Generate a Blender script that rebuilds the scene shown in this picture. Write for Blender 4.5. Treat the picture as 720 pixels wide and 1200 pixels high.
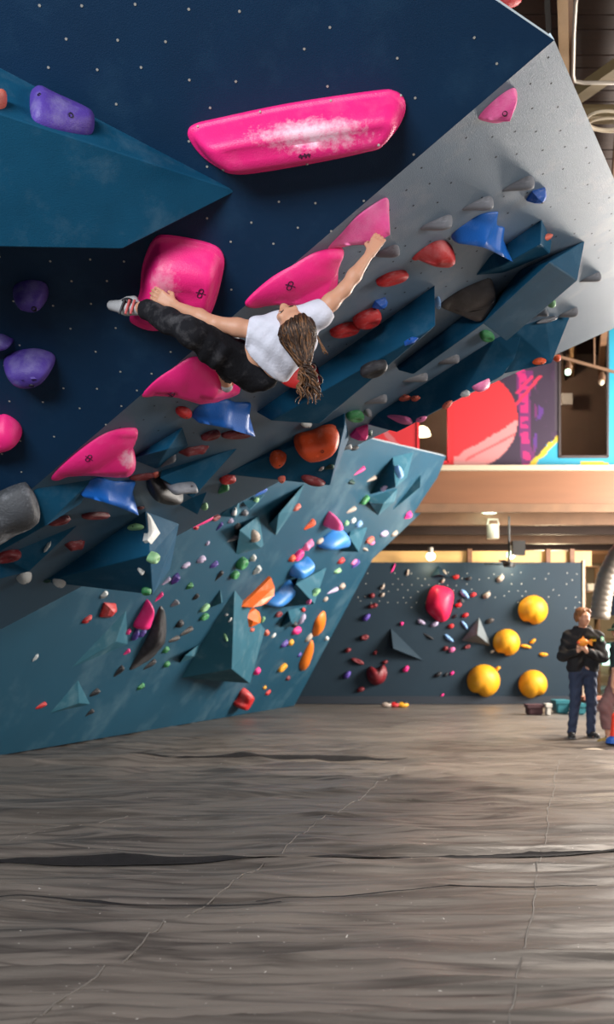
import bpy, bmesh, math, random
import numpy as np
from mathutils import Vector, Matrix
from mathutils.bvhtree import BVHTree
random.seed(7); np.random.seed(7)
SC = bpy.context.scene
COL = SC.collection
for o in list(bpy.data.objects): bpy.data.objects.remove(o)

# ------------------------------------------------------------------ camera, world, light
FPX = 1166.67; CAMH = 1.25; HOR = 758.0          # focal length in pixels of the 720x1200 frame, eye height, horizon row
cd = bpy.data.cameras.new('camera'); cam = bpy.data.objects.new('camera', cd); COL.objects.link(cam)
cam.location = (0, 0, CAMH); cam.rotation_euler = (math.pi/2, 0, 0)
cd.sensor_fit = 'VERTICAL'; cd.sensor_height = 36; cd.lens = 35; cd.shift_y = (HOR-600)/1200
cd.clip_end = 200
cd.dof.use_dof = True; cd.dof.focus_distance = 6.0; cd.dof.aperture_fstop = 2.0
SC.camera = cam
SC.view_settings.view_transform = 'Standard'; SC.view_settings.look = 'None'
SC.view_settings.gamma = 1; SC.view_settings.use_curve_mapping = False
SC.view_settings.exposure = 0.0
wd = bpy.data.worlds.new('world'); SC.world = wd; wd.use_nodes = True
bg = wd.node_tree.nodes['Background']; bg.inputs[0].default_value = (.62, .74, 1.0, 1); bg.inputs[1].default_value = .06

def area(name, loc, look, sx, sy, power, col):
    l = bpy.data.lights.new(name, 'AREA'); l.shape = 'RECTANGLE'; l.size = sx; l.size_y = sy; l.energy = power; l.color = col
    o = bpy.data.objects.new(name, l); COL.objects.link(o); o.location = loc
    o.rotation_euler = (Vector(look)-Vector(loc)).to_track_quat('-Z', 'Y').to_euler(); return o
def spot(name, loc, look, power, col, ang=90, rad=.15, blend=.6):
    l = bpy.data.lights.new(name, 'SPOT'); l.energy = power; l.color = col; l.spot_size = math.radians(ang); l.spot_blend = blend; l.shadow_soft_size = rad
    o = bpy.data.objects.new(name, l); COL.objects.link(o); o.location = loc
    o.rotation_euler = (Vector(look)-Vector(loc)).to_track_quat('-Z', 'Y').to_euler(); return o
area('window_daylight', (9.4, 17.2, 3.9), (0, 16.8, 3.4), 4.2, 3.0, 2900, (1.0, .93, .85))
area('side_window_daylight', (9.4, 4.6, 5.0), (0, 6.5, 4.0), 4, 2.2, 560, (1.0, .92, .86))
area('rear_fill_light', (-4.5, -4.5, 5.0), (0, 6, 3.9), 6, 2.6, 1650, (.93, .96, 1.0))  # unseen area light behind the camera, added to brighten the navy wall
spot('high_lamp', (5.5, 13.5, 7.2), (4.2, 13.2, 0), 1900, (1.0, .76, .52), 84, .3, .9)
spot('mid_floor_fill', (4.2, 8.8, 7.3), (2.9, 8.6, 0), 2600, (1.0, .88, .76), 84, .3, .9)  # unseen spot added to brighten the middle of the floor

# ------------------------------------------------------------------ pixel <-> place
CAMP = np.array([0, 0, CAMH])
def ray(u, v): return np.array([(u-360)/FPX, 1.0, (HOR-v)/FPX])
def px(u, v, D): return CAMP + ray(u, v)*D
def proj(P):
    P = np.atleast_2d(P); return np.stack([360+FPX*P[:,0]/P[:,1], HOR-FPX*(P[:,2]-CAMH)/P[:,1]], 1)
def floor_at(u, v, z=0): return px(u, v, (z-CAMH)/ray(u, v)[2])
class Plane:
    def __init__(s, a, b, c):
        n = np.cross(b-a, c-a); n = n/np.linalg.norm(n)
        if n @ (CAMP-a) < 0: n = -n
        s.n = n; s.c = n @ a
    def hit(s, u, v, h=0):
        r = ray(u, v); return CAMP + r*((s.c+h-s.n@CAMP)/(s.n@r))
def plane_pn(p, n):
    P = Plane.__new__(Plane); P.n = np.array(n, float); P.c = float(P.n @ np.array(p)); return P
F_PL = Plane(px(0,885,11.48), px(345,827,21.13), px(523,535,20.05))      # long leaning wall, base on the floor
G_PL = Plane(px(650,47,5.2), px(720,210,6.7), px(0,690,9.0))             # grey overhang
K_PL = Plane(px(650,47,5.2), G_PL.hit(0,605), px(0,0,5.0))               # navy overhang
BACKD = 21.8
B_PL = plane_pn((0, BACKD, 0), (0, -1, 0))

# ------------------------------------------------------------------ materials
MATS = {}
def nt(m): return m.node_tree.nodes, m.node_tree.links
def mat(name, col, rough=.6, metal=0, var=.12, scale=9, chalk=0, chalk_col=(.75,.76,.78), chalk_scale=5, bump=.15, bscale=90, spec=.5, emit=None, stretch=None):
    if name in MATS: return MATS[name]
    m = bpy.data.materials.new(name); m.use_nodes = True; N, L = nt(m)
    b = N['Principled BSDF']; b.inputs['Roughness'].default_value = rough; b.inputs['Metallic'].default_value = metal
    b.inputs['Specular IOR Level'].default_value = spec
    tc = N.new('ShaderNodeTexCoord'); src = tc.outputs['Object']
    if stretch:
        mp = N.new('ShaderNodeMapping'); mp.inputs['Scale'].default_value = stretch; L.new(src, mp.inputs[0]); src = mp.outputs[0]
    n1 = N.new('ShaderNodeTexNoise'); n1.inputs['Scale'].default_value = scale; n1.inputs['Detail'].default_value = 5; L.new(src, n1.inputs['Vector'])
    r1 = N.new('ShaderNodeMixRGB'); r1.inputs[1].default_value = tuple(c*(1-var) for c in col)+(1,); r1.inputs[2].default_value = tuple(min(1, c*(1+var)) for c in col)+(1,)
    L.new(n1.outputs['Fac'], r1.inputs[0]); out = r1.outputs[0]
    if chalk > 0:
        n2 = N.new('ShaderNodeTexNoise'); n2.inputs['Scale'].default_value = chalk_scale; n2.inputs['Detail'].default_value = 8; n2.inputs['Roughness'].default_value = .65; L.new(src, n2.inputs['Vector'])
        cr = N.new('ShaderNodeValToRGB'); cr.color_ramp.elements[0].position = .52; cr.color_ramp.elements[1].position = .78
        cr.color_ramp.elements[1].color = (chalk,)*3+(1,); L.new(n2.outputs['Fac'], cr.inputs[0])
        mx = N.new('ShaderNodeMixRGB'); L.new(cr.outputs[0], mx.inputs[0]); L.new(out, mx.inputs[1]); mx.inputs[2].default_value = chalk_col+(1,); out = mx.outputs[0]
    L.new(out, b.inputs['Base Color'])
    if bump > 0:
        n3 = N.new('ShaderNodeTexNoise'); n3.inputs['Scale'].default_value = bscale; n3.inputs['Detail'].default_value = 4; L.new(src, n3.inputs['Vector'])
        bp = N.new('ShaderNodeBump'); bp.inputs['Strength'].default_value = bump; bp.inputs['Distance'].default_value = .01; L.new(n3.outputs['Fac'], bp.inputs['Height']); L.new(bp.outputs[0], b.inputs['Normal'])
    if emit:
        b.inputs['Emission Color'].default_value = emit[:3]+(1,); b.inputs['Emission Strength'].default_value = emit[3]
    MATS[name] = m; return m
NAVY = mat('navy_wall_paint', (.001,.024,.066), .6, spec=.3, var=.2, scale=2.2, chalk=.06, chalk_col=(.12,.3,.45), chalk_scale=2.6, bump=.25, bscale=160)
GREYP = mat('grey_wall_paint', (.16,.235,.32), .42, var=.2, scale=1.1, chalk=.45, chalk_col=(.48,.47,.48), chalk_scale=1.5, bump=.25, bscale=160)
TEALP = mat('teal_wall_paint', (.007,.056,.098), .6, spec=.25, var=.2, scale=.8, chalk=.35, chalk_col=(.14,.24,.29), chalk_scale=1.2, bump=.25, bscale=160)
BACKP = mat('slate_blue_wall_paint', (.006,.020,.034), .6, spec=.3, var=.15, scale=1.5, bump=.2, bscale=120)
VOLP = mat('blue_volume_paint', (.004,.066,.135), .7, spec=.15, var=.2, scale=5, chalk=.10, chalk_col=(.35,.5,.58), chalk_scale=4, bump=.25, bscale=160)
VOLT = mat('teal_volume_paint', (.022,.10,.145), .7, spec=.15, var=.18, scale=4, chalk=.22, chalk_col=(.4,.5,.52), chalk_scale=3, bump=.2, bscale=120)
EDGE = mat('bare_panel_edge', (.55,.66,.72), .6, var=.1)
NUTL = mat('pale_tnut_metal', (.42,.41,.37), .45, .2, bump=0)
NUTD = mat('dark_tnut_hole', (.02,.03,.045), .7, bump=0)
HC = {  # hold colours (linear)
 'red':(.52,.012,.014), 'maroon':(.17,.008,.014), 'pink':(.86,.028,.24), 'rose':(.80,.17,.40), 'orange':(.80,.09,.012), 'coral':(.68,.14,.09),
 'blue':(.006,.11,.52), 'lightblue':(.22,.42,.75), 'black':(.018,.018,.022), 'slate':(.20,.21,.235), 'brown':(.05,.042,.04), 'white':(.68,.70,.68),
 'green':(.03,.24,.07), 'lime':(.26,.52,.25), 'purple':(.085,.045,.32), 'lilac':(.45,.38,.55), 'yellow':(.74,.33,.008), 'tan':(.42,.34,.28), 'darkgreen':(.012,.07,.05)}
def hmat(c):
    return mat('hold_'+c, HC[c], .5, var=.1, scale=6, chalk=.28 if c not in ('pink','yellow','white','black','brown') else .10, chalk_scale=3.2, bump=.35, bscale=140)
def chalk_patch(m, c, r, amount=.9, col=(.93,.80,.86)):
    """a handprint-worn patch of chalk on one hold: an ellipsoid zone broken up by noise"""
    N, L = nt(m); b = N['Principled BSDF']; src = b.inputs['Base Color'].links[0].from_socket
    tc = N.new('ShaderNodeTexCoord'); mp = N.new('ShaderNodeMapping'); mp.vector_type = 'TEXTURE'; mp.inputs['Location'].default_value = tuple(map(float,c)); mp.inputs['Scale'].default_value = r; L.new(tc.outputs['Object'], mp.inputs[0])
    ln = N.new('ShaderNodeVectorMath'); ln.operation = 'LENGTH'; L.new(mp.outputs[0], ln.inputs[0])
    n = N.new('ShaderNodeTexNoise'); n.inputs['Scale'].default_value = 26; n.inputs['Detail'].default_value = 8; n.inputs['Roughness'].default_value = .7; L.new(tc.outputs['Object'], n.inputs['Vector'])
    a = N.new('ShaderNodeMath'); a.operation = 'MULTIPLY_ADD'; L.new(n.outputs['Fac'], a.inputs[0]); a.inputs[1].default_value = 2.0; L.new(ln.outputs['Value'], a.inputs[2])
    cr = N.new('ShaderNodeMapRange'); cr.inputs['From Min'].default_value = 1.15; cr.inputs['From Max'].default_value = 1.95; cr.inputs['To Min'].default_value = amount; cr.inputs['To Max'].default_value = 0; L.new(a.outputs[0], cr.inputs[0])
    mx = N.new('ShaderNodeMixRGB'); L.new(cr.outputs[0], mx.inputs[0]); L.new(src, mx.inputs[1]); mx.inputs[2].default_value = col+(1,); L.new(mx.outputs[0], b.inputs['Base Color'])
DARK = mat('black_bolt_socket', (.008,.008,.01), .5, bump=0)

# ------------------------------------------------------------------ object helpers
def mesh_from(name, V, Fc, m=None, smooth=False):
    me = bpy.data.meshes.new(name); me.from_pydata([tuple(map(float, v)) for v in V], [], [tuple(map(int,f)) for f in Fc]); me.validate(); me.update()
    if m: me.materials.append(m)
    if smooth: me.polygons.foreach_set('use_smooth', [True]*len(me.polygons))
    return me
def tag(o, label=None, cat=None, group=None, kind=None):
    if label: o['label'] = label
    if cat: o['category'] = cat
    if group: o['group'] = group
    if kind: o['kind'] = kind
    return o
def mk(name, V, Fc, m, parent=None, smooth=False, origin=None):
    """world-space verts -> object with its origin at `origin` (default: centroid)"""
    V = np.array(V, float); o0 = np.array(origin if origin is not None else V.mean(0))
    me = mesh_from(name, V-o0, Fc, m, smooth); o = bpy.data.objects.new(name, me); COL.objects.link(o)
    if parent is not None:
        o.parent = parent; o.location = Vector(o0)-world_loc(parent)
    else: o.location = Vector(o0)
    return o
def world_loc(o):
    l = Vector(o.location); p = o.parent
    while p: l = l+Vector(p.location); p = p.parent
    return l
def empty(name, loc):
    o = bpy.data.objects.new(name, None); o.empty_display_size = .1; COL.objects.link(o); o.location = Vector([float(x) for x in loc]); return o
def box_vf(x0,x1,y0,y1,z0,z1):
    V = [(x,y,z) for z in (z0,z1) for y in (y0,y1) for x in (x0,x1)]
    return V, [(0,2,3,1),(4,5,7,6),(0,1,5,4),(2,6,7,3),(0,4,6,2),(1,3,7,5)]
def obox(c, ax, hx, hy, hz):
    """oriented box: axes as rows of ax"""
    c = np.array(c, float); ax = np.array(ax, float); V = []
    for z in (-hz,hz):
        for y in (-hy,hy):
            for x in (-hx,hx): V.append(c+ax[0]*x+ax[1]*y+ax[2]*z)
    return V, box_vf(0,1,0,1,0,1)[1]
def beam_vf(a, b, w, t, up=(0,0,1)):
    a = np.array(a,float); b = np.array(b,float); d = b-a; L = np.linalg.norm(d); d /= L
    s = np.cross(d, up); s /= np.linalg.norm(s); q = np.cross(s, d)
    return obox((a+b)/2, (d, s, q), L/2, w/2, t/2)
def tube_vf(pts, rad, n=8, caps=True):
    pts = np.array(pts, float); K = len(pts); rad = np.broadcast_to(rad, (K,)); V = []; Fc = []
    t = np.gradient(pts, axis=0); t /= np.linalg.norm(t, axis=1)[:,None]+1e-9
    ref = np.array([0,0,1.]) if abs(t[0][2]) < .9 else np.array([1.,0,0]); s = np.cross(t[0], ref); s /= np.linalg.norm(s)
    for i in range(K):
        s = s-t[i]*(s@t[i]); s /= np.linalg.norm(s)+1e-9; q = np.cross(t[i], s)
        for j in range(n):
            a = 2*math.pi*j/n; V.append(pts[i]+rad[i]*(math.cos(a)*s+math.sin(a)*q))
    for i in range(K-1):
        for j in range(n): Fc.append((i*n+j, i*n+(j+1)%n, (i+1)*n+(j+1)%n, (i+1)*n+j))
    if caps: Fc.append(tuple(range(n))[::-1]); Fc.append(tuple((K-1)*n+j for j in range(n)))
    return V, Fc
def join_vf(lst):
    V = []; Fc = []
    for v, f in lst:
        o = len(V); V += list(v); Fc += [tuple(i+o for i in q) for q in f]
    return V, Fc
def sphere_vf(c, r, n=12, k=8):
    V = []; Fc = []; r = np.broadcast_to(np.array(r, float), (3,))
    for i in range(k+1):
        a = math.pi*i/k
        for j in range(n):
            b = 2*math.pi*j/n; V.append(np.array(c)+r*np.array([math.sin(a)*math.cos(b), math.sin(a)*math.sin(b), math.cos(a)]))
    for i in range(k):
        for j in range(n): Fc.append((i*n+j, (i+1)*n+j, (i+1)*n+(j+1)%n, i*n+(j+1)%n))
    return V, Fc
SURV = []; SURF = []          # everything a hold can be bolted to
def add_surface(V, Fc):
    o = len(SURV); SURV.extend([Vector([float(x) for x in v]) for v in V]); SURF.extend([tuple(int(i)+o for i in q) for q in Fc])
BVH = None
def surface_at(u, v, default):
    r = Vector(ray(u, v)); h = BVH.ray_cast(Vector(CAMP), r.normalized())
    if h[0] is None: return default
    n = np.array(h[1]);
    if n @ ray(u, v) > 0: n = -n
    return plane_pn(np.array(h[0]), n)

# ------------------------------------------------------------------ climbing walls (structure)
def slab(name, plane, pix, m, thick=.05, edge=None):
    """plywood wall facet: polygon of pixels on a plane, given a real thickness behind its face"""
    A = [plane.hit(u, v) for u, v in pix]; B = [a-plane.n*thick for a in A]; n = len(A)
    o = mk(name, A+B, [tuple(range(n)), tuple(range(n, 2*n))[::-1]]+[(i, i+n, (i+1)%n+n, (i+1)%n) for i in range(n)], m, origin=A[0])
    if edge: o.data.materials.append(edge); 
    if edge:
        for i, p in enumerate(o.data.polygons):
            if i >= 2: p.material_index = 1
    add_surface(A, [tuple(range(n))]); tag(o, kind='structure'); return o
G_POLY = [(650,47),(783,356),(345,555),(200,632),(0,738),(-200,844),(-200,776),(0,605)]
# the overhang's paint turns from grey at one end to blue at the other
def blend_paint(m, d, lo, hi, col):
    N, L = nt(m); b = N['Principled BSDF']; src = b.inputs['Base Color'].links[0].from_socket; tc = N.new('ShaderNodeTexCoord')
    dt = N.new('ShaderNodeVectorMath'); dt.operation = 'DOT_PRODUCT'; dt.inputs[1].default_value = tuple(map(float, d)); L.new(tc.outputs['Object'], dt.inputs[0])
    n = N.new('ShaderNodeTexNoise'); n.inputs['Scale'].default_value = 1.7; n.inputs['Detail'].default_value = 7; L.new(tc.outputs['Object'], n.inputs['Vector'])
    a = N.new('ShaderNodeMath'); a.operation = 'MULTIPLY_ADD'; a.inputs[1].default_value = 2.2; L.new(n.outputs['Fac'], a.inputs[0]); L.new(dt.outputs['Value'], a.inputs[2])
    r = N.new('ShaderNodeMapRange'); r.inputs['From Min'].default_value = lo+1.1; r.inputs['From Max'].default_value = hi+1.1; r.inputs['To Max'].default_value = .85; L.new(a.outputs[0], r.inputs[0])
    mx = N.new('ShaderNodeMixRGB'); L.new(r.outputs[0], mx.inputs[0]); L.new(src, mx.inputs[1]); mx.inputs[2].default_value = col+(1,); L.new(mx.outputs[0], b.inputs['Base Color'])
gd = G_PL.hit(0,650)-G_PL.hit(650,47); blend_paint(GREYP, gd/np.linalg.norm(gd), 1.2, 4.2, (.022,.082,.145))
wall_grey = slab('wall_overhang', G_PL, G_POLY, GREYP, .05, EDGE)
K_POLY = [(650,47),(0,605),(-200,776),(-330,500),(-330,-110),(420,-110)]
wall_navy = slab('wall_prow', K_PL, K_POLY, NAVY, .05, EDGE)
# long leaning wall down to the floor
fb = [floor_at(0,885), floor_at(345,827)]; fdir = (fb[1]-fb[0]); fdir /= np.linalg.norm(fdir)
lo0 = fb[0]-fdir*7.5; lo1 = fb[1]+fdir*.7
def f_pts():
    up = [F_PL.hit(437,655), F_PL.hit(497,598), F_PL.hit(523,535), F_PL.hit(430,513)]
    left_top = lo0+(F_PL.hit(430,513)-fb[0])-fdir*((F_PL.hit(430,513)-fb[0])@fdir)
    return [lo0, fb[1]]+up+[left_top]
FA = f_pts(); FBk = [p-F_PL.n*.08 for p in FA]; n = len(FA)
o = mk('wall_leaning', FA+FBk, [tuple(range(n)), tuple(range(n,2*n))[::-1]]+[(i,i+n,(i+1)%n+n,(i+1)%n) for i in range(n)], TEALP, origin=FA[0])
o.data.materials.append(EDGE)
for i, p in enumerate(o.data.polygons):
    if i == 2+4 or i == 2+5: p.material_index = 1
tag(o, kind='structure'); add_surface(FA, [tuple(range(n))])
# return panel that closes the overhang's lower border against the leaning wall behind it
bord = [G_PL.hit(u, v)-G_PL.n*.05 for u, v in [(783,356),(345,555),(200,632),(0,738),(-200,844)]]
rv = []; 
for p in bord:
    d = F_PL.n@p-F_PL.c; rv += [p, p-F_PL.n*max(.02, min(d, 3.2))]
o = mk('wall_return', rv, [(2*i, 2*i+1, 2*i+3, 2*i+2) for i in range(len(bord)-1)], VOLP); tag(o, kind='structure')
# back wall under the gallery
bx0, bx1 = -3.2, (683-360)/FPX*BACKD; btop = CAMH+(HOR-659)/FPX*BACKD
V, Fc = box_vf(bx0, bx1, BACKD, BACKD+.12, 0, btop); wall_back = mk('wall_back', V, Fc, BACKP); tag(wall_back, kind='structure'); add_surface(V, Fc)
V, Fc = box_vf(bx0, bx1, BACKD-.06, BACKD, 0, .17); o = mk('baseboard_back', V, Fc, mat('black_pad_vinyl', (.012,.018,.028), .5)); tag(o, kind='structure')
V, Fc = box_vf(bx1, bx1+.05, BACKD-.03, BACKD+.14, 0, btop+.05); o = mk('trim_1', V, Fc, mat('pale_timber', (.45,.34,.24), .6, var=.2, stretch=(3,3,.4))); tag(o, kind='structure')
# ------------------------------------------------------------------ bolt-on volumes
def hull(points):
    bm = bmesh.new()
    for p in points: bm.verts.new(Vector([float(x) for x in p]))
    bmesh.ops.convex_hull(bm, input=bm.verts)
    bmesh.ops.delete(bm, geom=[v for v in bm.verts if not v.link_faces], context='VERTS')
    bmesh.ops.dissolve_limit(bm, angle_limit=.02, verts=bm.verts, edges=bm.edges)
    bm.verts.index_update(); V = [np.array(v.co) for v in bm.verts]; Fc = [tuple(v.index for v in f.verts) for f in bm.faces]; bm.free(); return V, Fc
LANDMARKS = []
def volume(plane, base, raised, label, m, group=None, flush=()):
    P = [plane.hit(u, v)-plane.n*.012 for u, v in base]+[plane.hit(u, v, h) for u, v, h in raised]
    for (u, v), tri in flush:        # corner lying in the plane of three given corners, so that the face stays flat
        P.append(Plane(*[plane.hit(*t) for t in tri]).hit(u, v))
    LANDMARKS.append((np.mean([proj(p)[0] for p in P], 0), P[0], label))
    V, Fc = hull(P)
    org = np.mean([plane.hit(u, v) for u, v in base], 0)
    bm = bmesh.new(); me = bpy.data.meshes.new('t')
    me.from_pydata([tuple(v) for v in V], [], Fc); bm.from_mesh(me); bpy.data.meshes.remove(me)
    bmesh.ops.bevel(bm, geom=list(bm.edges), offset=.006, segments=1, affect='EDGES', clamp_overlap=True)
    bm.verts.index_update(); V2 = [np.array(v.co) for v in bm.verts]; F2 = [tuple(v.index for v in f.verts) for f in bm.faces]; bm.free()
    o = mk('climbing_volume', V2, F2, m, origin=org); add_surface(V, Fc)
    tag(o, label, 'volume', group); return o
volume(K_PL, [(278,225),(-200,-25),(-200,230),(125,268)], [(-200,68,.75),(143,292,.32)], 'huge blue wedge volume with a long pointed tip on the navy wall', VOLP, flush=[((-200,286),[(278,225,0),(-200,68,.75),(143,292,.32)])])
volume(G_PL, [(636,257),(648,283),(590,322),(556,325),(575,300)], [(634,286,.16),(645,297,.10),(588,312,.12)], 'small pointed blue volume on the grey overhang holding a coral grip at its end', VOLP)
volume(G_PL, [(687,283),(610,318),(570,366)], [(677,329,.24),(644,307,.22),(594,400,.20)], 'large blue box volume whose square end faces the edge of the grey overhang', VOLP, flush=[((566,379),[(677,329,.24),(644,307,.22),(594,400,.20)])])
volume(G_PL, [(670,371),(640,372),(600,385),(560,430)], [(647,426,.30),(592,438,.22)], 'flat blue volume with two orange grips at the lower rim of the overhang', VOLP)
volume(G_PL, [(582,396),(616,381),(442,485),(430,499)], [(604,420,.20),(590,440,.26),(540,466,.28),(465,507,.24)], 'long blue ridge volume along the lower rim of the grey overhang', VOLP)
volume(G_PL, [(511,334),(380,440),(300,484),(400,455)], [(511,382,.30),(374,497,.24),(318,493,.14)], 'longest dark blue ridge volume right below the climber', VOLP)
volume(G_PL, [(577,345),(540,378),(465,431),(520,395)], [(575,374,.18),(485,439,.16),(467,434,.06)], 'narrow dark blue ridge volume tucked under the brown pinch hold', VOLP)
volume(G_PL, [(262,557),(405,484),(410,515),(330,556)], [(387,569,.34),(349,556,.14),(404,500,.12)], 'blue volume that carries the big orange hold', VOLP)
volume(G_PL, [(282,524),(190,552),(215,566),(245,552)], [(226,584,.22),(187,560,.08)], 'bright blue wedge volume beside the black and slate grips', VOLP)
volume(G_PL, [(208,592),(245,575),(226,582)], [(232,604,.12)], 'small blue volume with a lime grip on its corner', VOLP)
volume(G_PL, [(216,500),(150,540),(183,553),(223,523)], [(197,526,.13)], 'low dark blue volume left of the blue saddle hold', VOLP)
volume(G_PL, [(43,571),(113,560),(-20,650),(98,590)], [(54,616,.18),(-10,652,.16)], 'blue volume between the charcoal boulder hold and the blue saddle hold', VOLP)
volume(G_PL, [(97,612),(0,652),(-40,690),(40,655)], [(34,670,.14)], 'thin dark blue fin volume above the round white grip', VOLP)
volume(G_PL, [(171,599),(50,683),(211,614),(200,668)], [(179,697,.42),(176,650,.36)], 'big dark blue pyramid volume with a white patch on its ridge', VOLP)
FV = [
 ([(285,588),(313,578),(303,590)], [(293,598,.16)], 'small blue triangular volume under the rim with a lime grip beside it'),
 ([(257,605),(281,585),(284,600)], [(276,607,.16)], 'small shadowed volume carrying an upright white grip'),
 ([(305,604),(277,651),(290,612),(310,640)], [(281,621,.18),(306,642,.14)], 'pyramid volume with a cream grip bolted to its pale side'),
 ([(359,566),(316,615),(324,629),(345,600)], [(327,602,.30)], 'long sharp teal fin volume leaning down the far wall'),
 ([(432,617),(400,647),(412,622)], [(421,647,.28),(409,629,.10)], 'pale teal pyramid volume next to the big blue dome hold'),
 ([(384,665),(333,712),(350,676)], [(369,708,.5),(347,684,.2)], 'large teal pyramid volume beside the long blue dome hold'),
 ([(461,535),(486,529),(434,580),(478,560)], [(464,571,.42)], 'tall teal pyramid volume near the top edge of the far wall'),
 ([(434,582),(468,572),(444,605),(464,588)], [(450,590,.28),(433,589,.12)], 'white dusted teal volume with a green grip at its end'),
 ([(494,555),(458,601),(490,575)], [(493,571,.16)], 'slim teal fin volume closest to the free end of the far wall'),
 ([(276,690),(213,795),(312,737),(240,790)], [(272,784,.52),(293,801,.36)], 'largest teal volume low on the wall above the red twin hold'),
 ([(235,755),(211,778),(232,770)], [(217,768,.16)], 'small teal spike volume left of the largest low volume'),
 ([(259,689),(247,713),(262,706)], [(260,707,.12)], 'small dark teal volume under the dark grips'),
 ([(338,715),(362,709),(329,736),(347,735)], [(341,728,.2)], 'dark teal volume above the bright pink grip low on the wall'),
 ([(150,712),(79,786),(152,756)], [(136,752,.10)], 'flat blue triangular volume left of the long black hold'),
 ([(92,794),(55,838),(108,826)], [(93,824,.08)], 'flat blue triangular volume lowest on the wall near the floor'),
]
for b, r, l in FV: volume(F_PL, b, r, l, VOLT)
volume(B_PL, [(458,735),(458,760),(498,775)], [(461,760,.35)], 'dark grey triangular volume in the middle of the back wall', BACKP)
volume(B_PL, [(562,723),(541,751),(576,757)], [(560,744,.4)], 'grey pyramid volume on the back wall near the yellow holds', mat('grey_volume_paint', (.13,.15,.16), .6))
volume(B_PL, [(514,662),(504,676),(527,677)], [(516,673,.25)], 'small dark volume at the top of the back wall', BACKP)
BVH = BVHTree.FromPolygons(SURV, SURF)

# ------------------------------------------------------------------ T-nut grids (real little discs, far too many and too small to pick apart)
def tnuts(name, plane, inside, m, step, r, parent, n_sides=6, jitter=0, drop=0.0, ref=(1,0,0)):
    e1 = np.array(ref, float); e1 -= plane.n*(e1@plane.n); e1 /= np.linalg.norm(e1); e2 = np.cross(plane.n, e1)
    o0 = plane.n*plane.c; V = []; Fc = []; rnd = random.Random(5)
    for i in range(-90, 90):
        for j in range(-90, 90):
            if rnd.random() < drop: continue
            p = o0+e1*(i+.5*(j%2))*step+e2*j*step*.62+(e1*rnd.uniform(-1,1)+e2*rnd.uniform(-1,1))*jitter
            if p[1] < 2: continue
            u, v = proj(p)[0]
            if not (-60 < u < 780 and -60 < v < 1000) or not inside(u, v): continue
            c = len(V)
            for k in range(n_sides):
                a = 2*math.pi*k/n_sides; V.append(p+plane.n*.003+r*(math.cos(a)*e1+math.sin(a)*e2))
            Fc.append(tuple(range(c, c+n_sides)))
    o = mk(name, V, Fc, m, parent); o['kind'] = 'stuff'; return o
def in_poly(poly):
    def f(u, v):
        s = False; n = len(poly); j = n-1
        for i in range(n):
            (x1,y1),(x2,y2) = poly[i], poly[j]
            if (y1 > v) != (y2 > v) and u < (x2-x1)*(v-y1)/(y2-y1)+x1: s = not s
            j = i
        return s
    return f
tnuts('tnut_grid', K_PL, in_poly(K_POLY), NUTL, .25, .0075, wall_navy, drop=.30, jitter=.03, ref=(1,.1,0))
tnuts('tnut_grid', G_PL, in_poly([(645,60),(720,230),(720,300),(560,330),(300,470),(0,660),(0,615),(430,245)]), NUTD, .22, .0075, wall_grey, drop=.25, jitter=.02, ref=(.3,1,0))
tnuts('tnut_grid', B_PL, in_poly([(405,668),(680,668),(680,715),(405,712)]), NUTL, .2, .012, wall_back, drop=.5, jitter=.03)

# ------------------------------------------------------------------ sculpted holds
def spine_near(p, spine, w):
    best = None
    for a, b, wa, wb in zip(spine[:-1], spine[1:], w[:-1], w[1:]):
        d = b-a; t = round(float(np.clip(((p-a)@d)/(d@d+1e-9), 0, 1))*8)/8; q = a+d*t; e = np.linalg.norm(p-q)
        if best is None or e < best[0]: best = (e, (q, wa+(wb-wa)*t))
    return best[1]
def smooth_poly(P, k):
    P = np.array(P, float); n = len(P); out = []
    for i in range(n):
        p0, p1, p2, p3 = P[(i-1)%n], P[i], P[(i+1)%n], P[(i+2)%n]
        for s in range(k):
            t = s/k; out.append(.5*((2*p1)+(-p0+p2)*t+(2*p0-5*p1+4*p2-p3)*t*t+(-p0+3*p1-3*p2+p3)*t**3))
    return np.array(out)
DOME = [(0,0),(0,.12),(.04,.26),(.12,.46),(.25,.68),(.42,.85),(.62,.95),(.82,.99),(1,1)]
RIM = [(0,0),(0,.09),(.03,.12),(.09,.13),(.15,.22),(.28,.52),(.42,.76),(.6,.92),(.8,.99),(1,1)]
ROOFP = [(0,0),(0,.07),(.02,.10),(.2,.24),(.4,.42),(.6,.62),(.8,.82),(1,1)]
FACET = [(0,0),(0,.2),(.45,.75),(1,1)]
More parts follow.
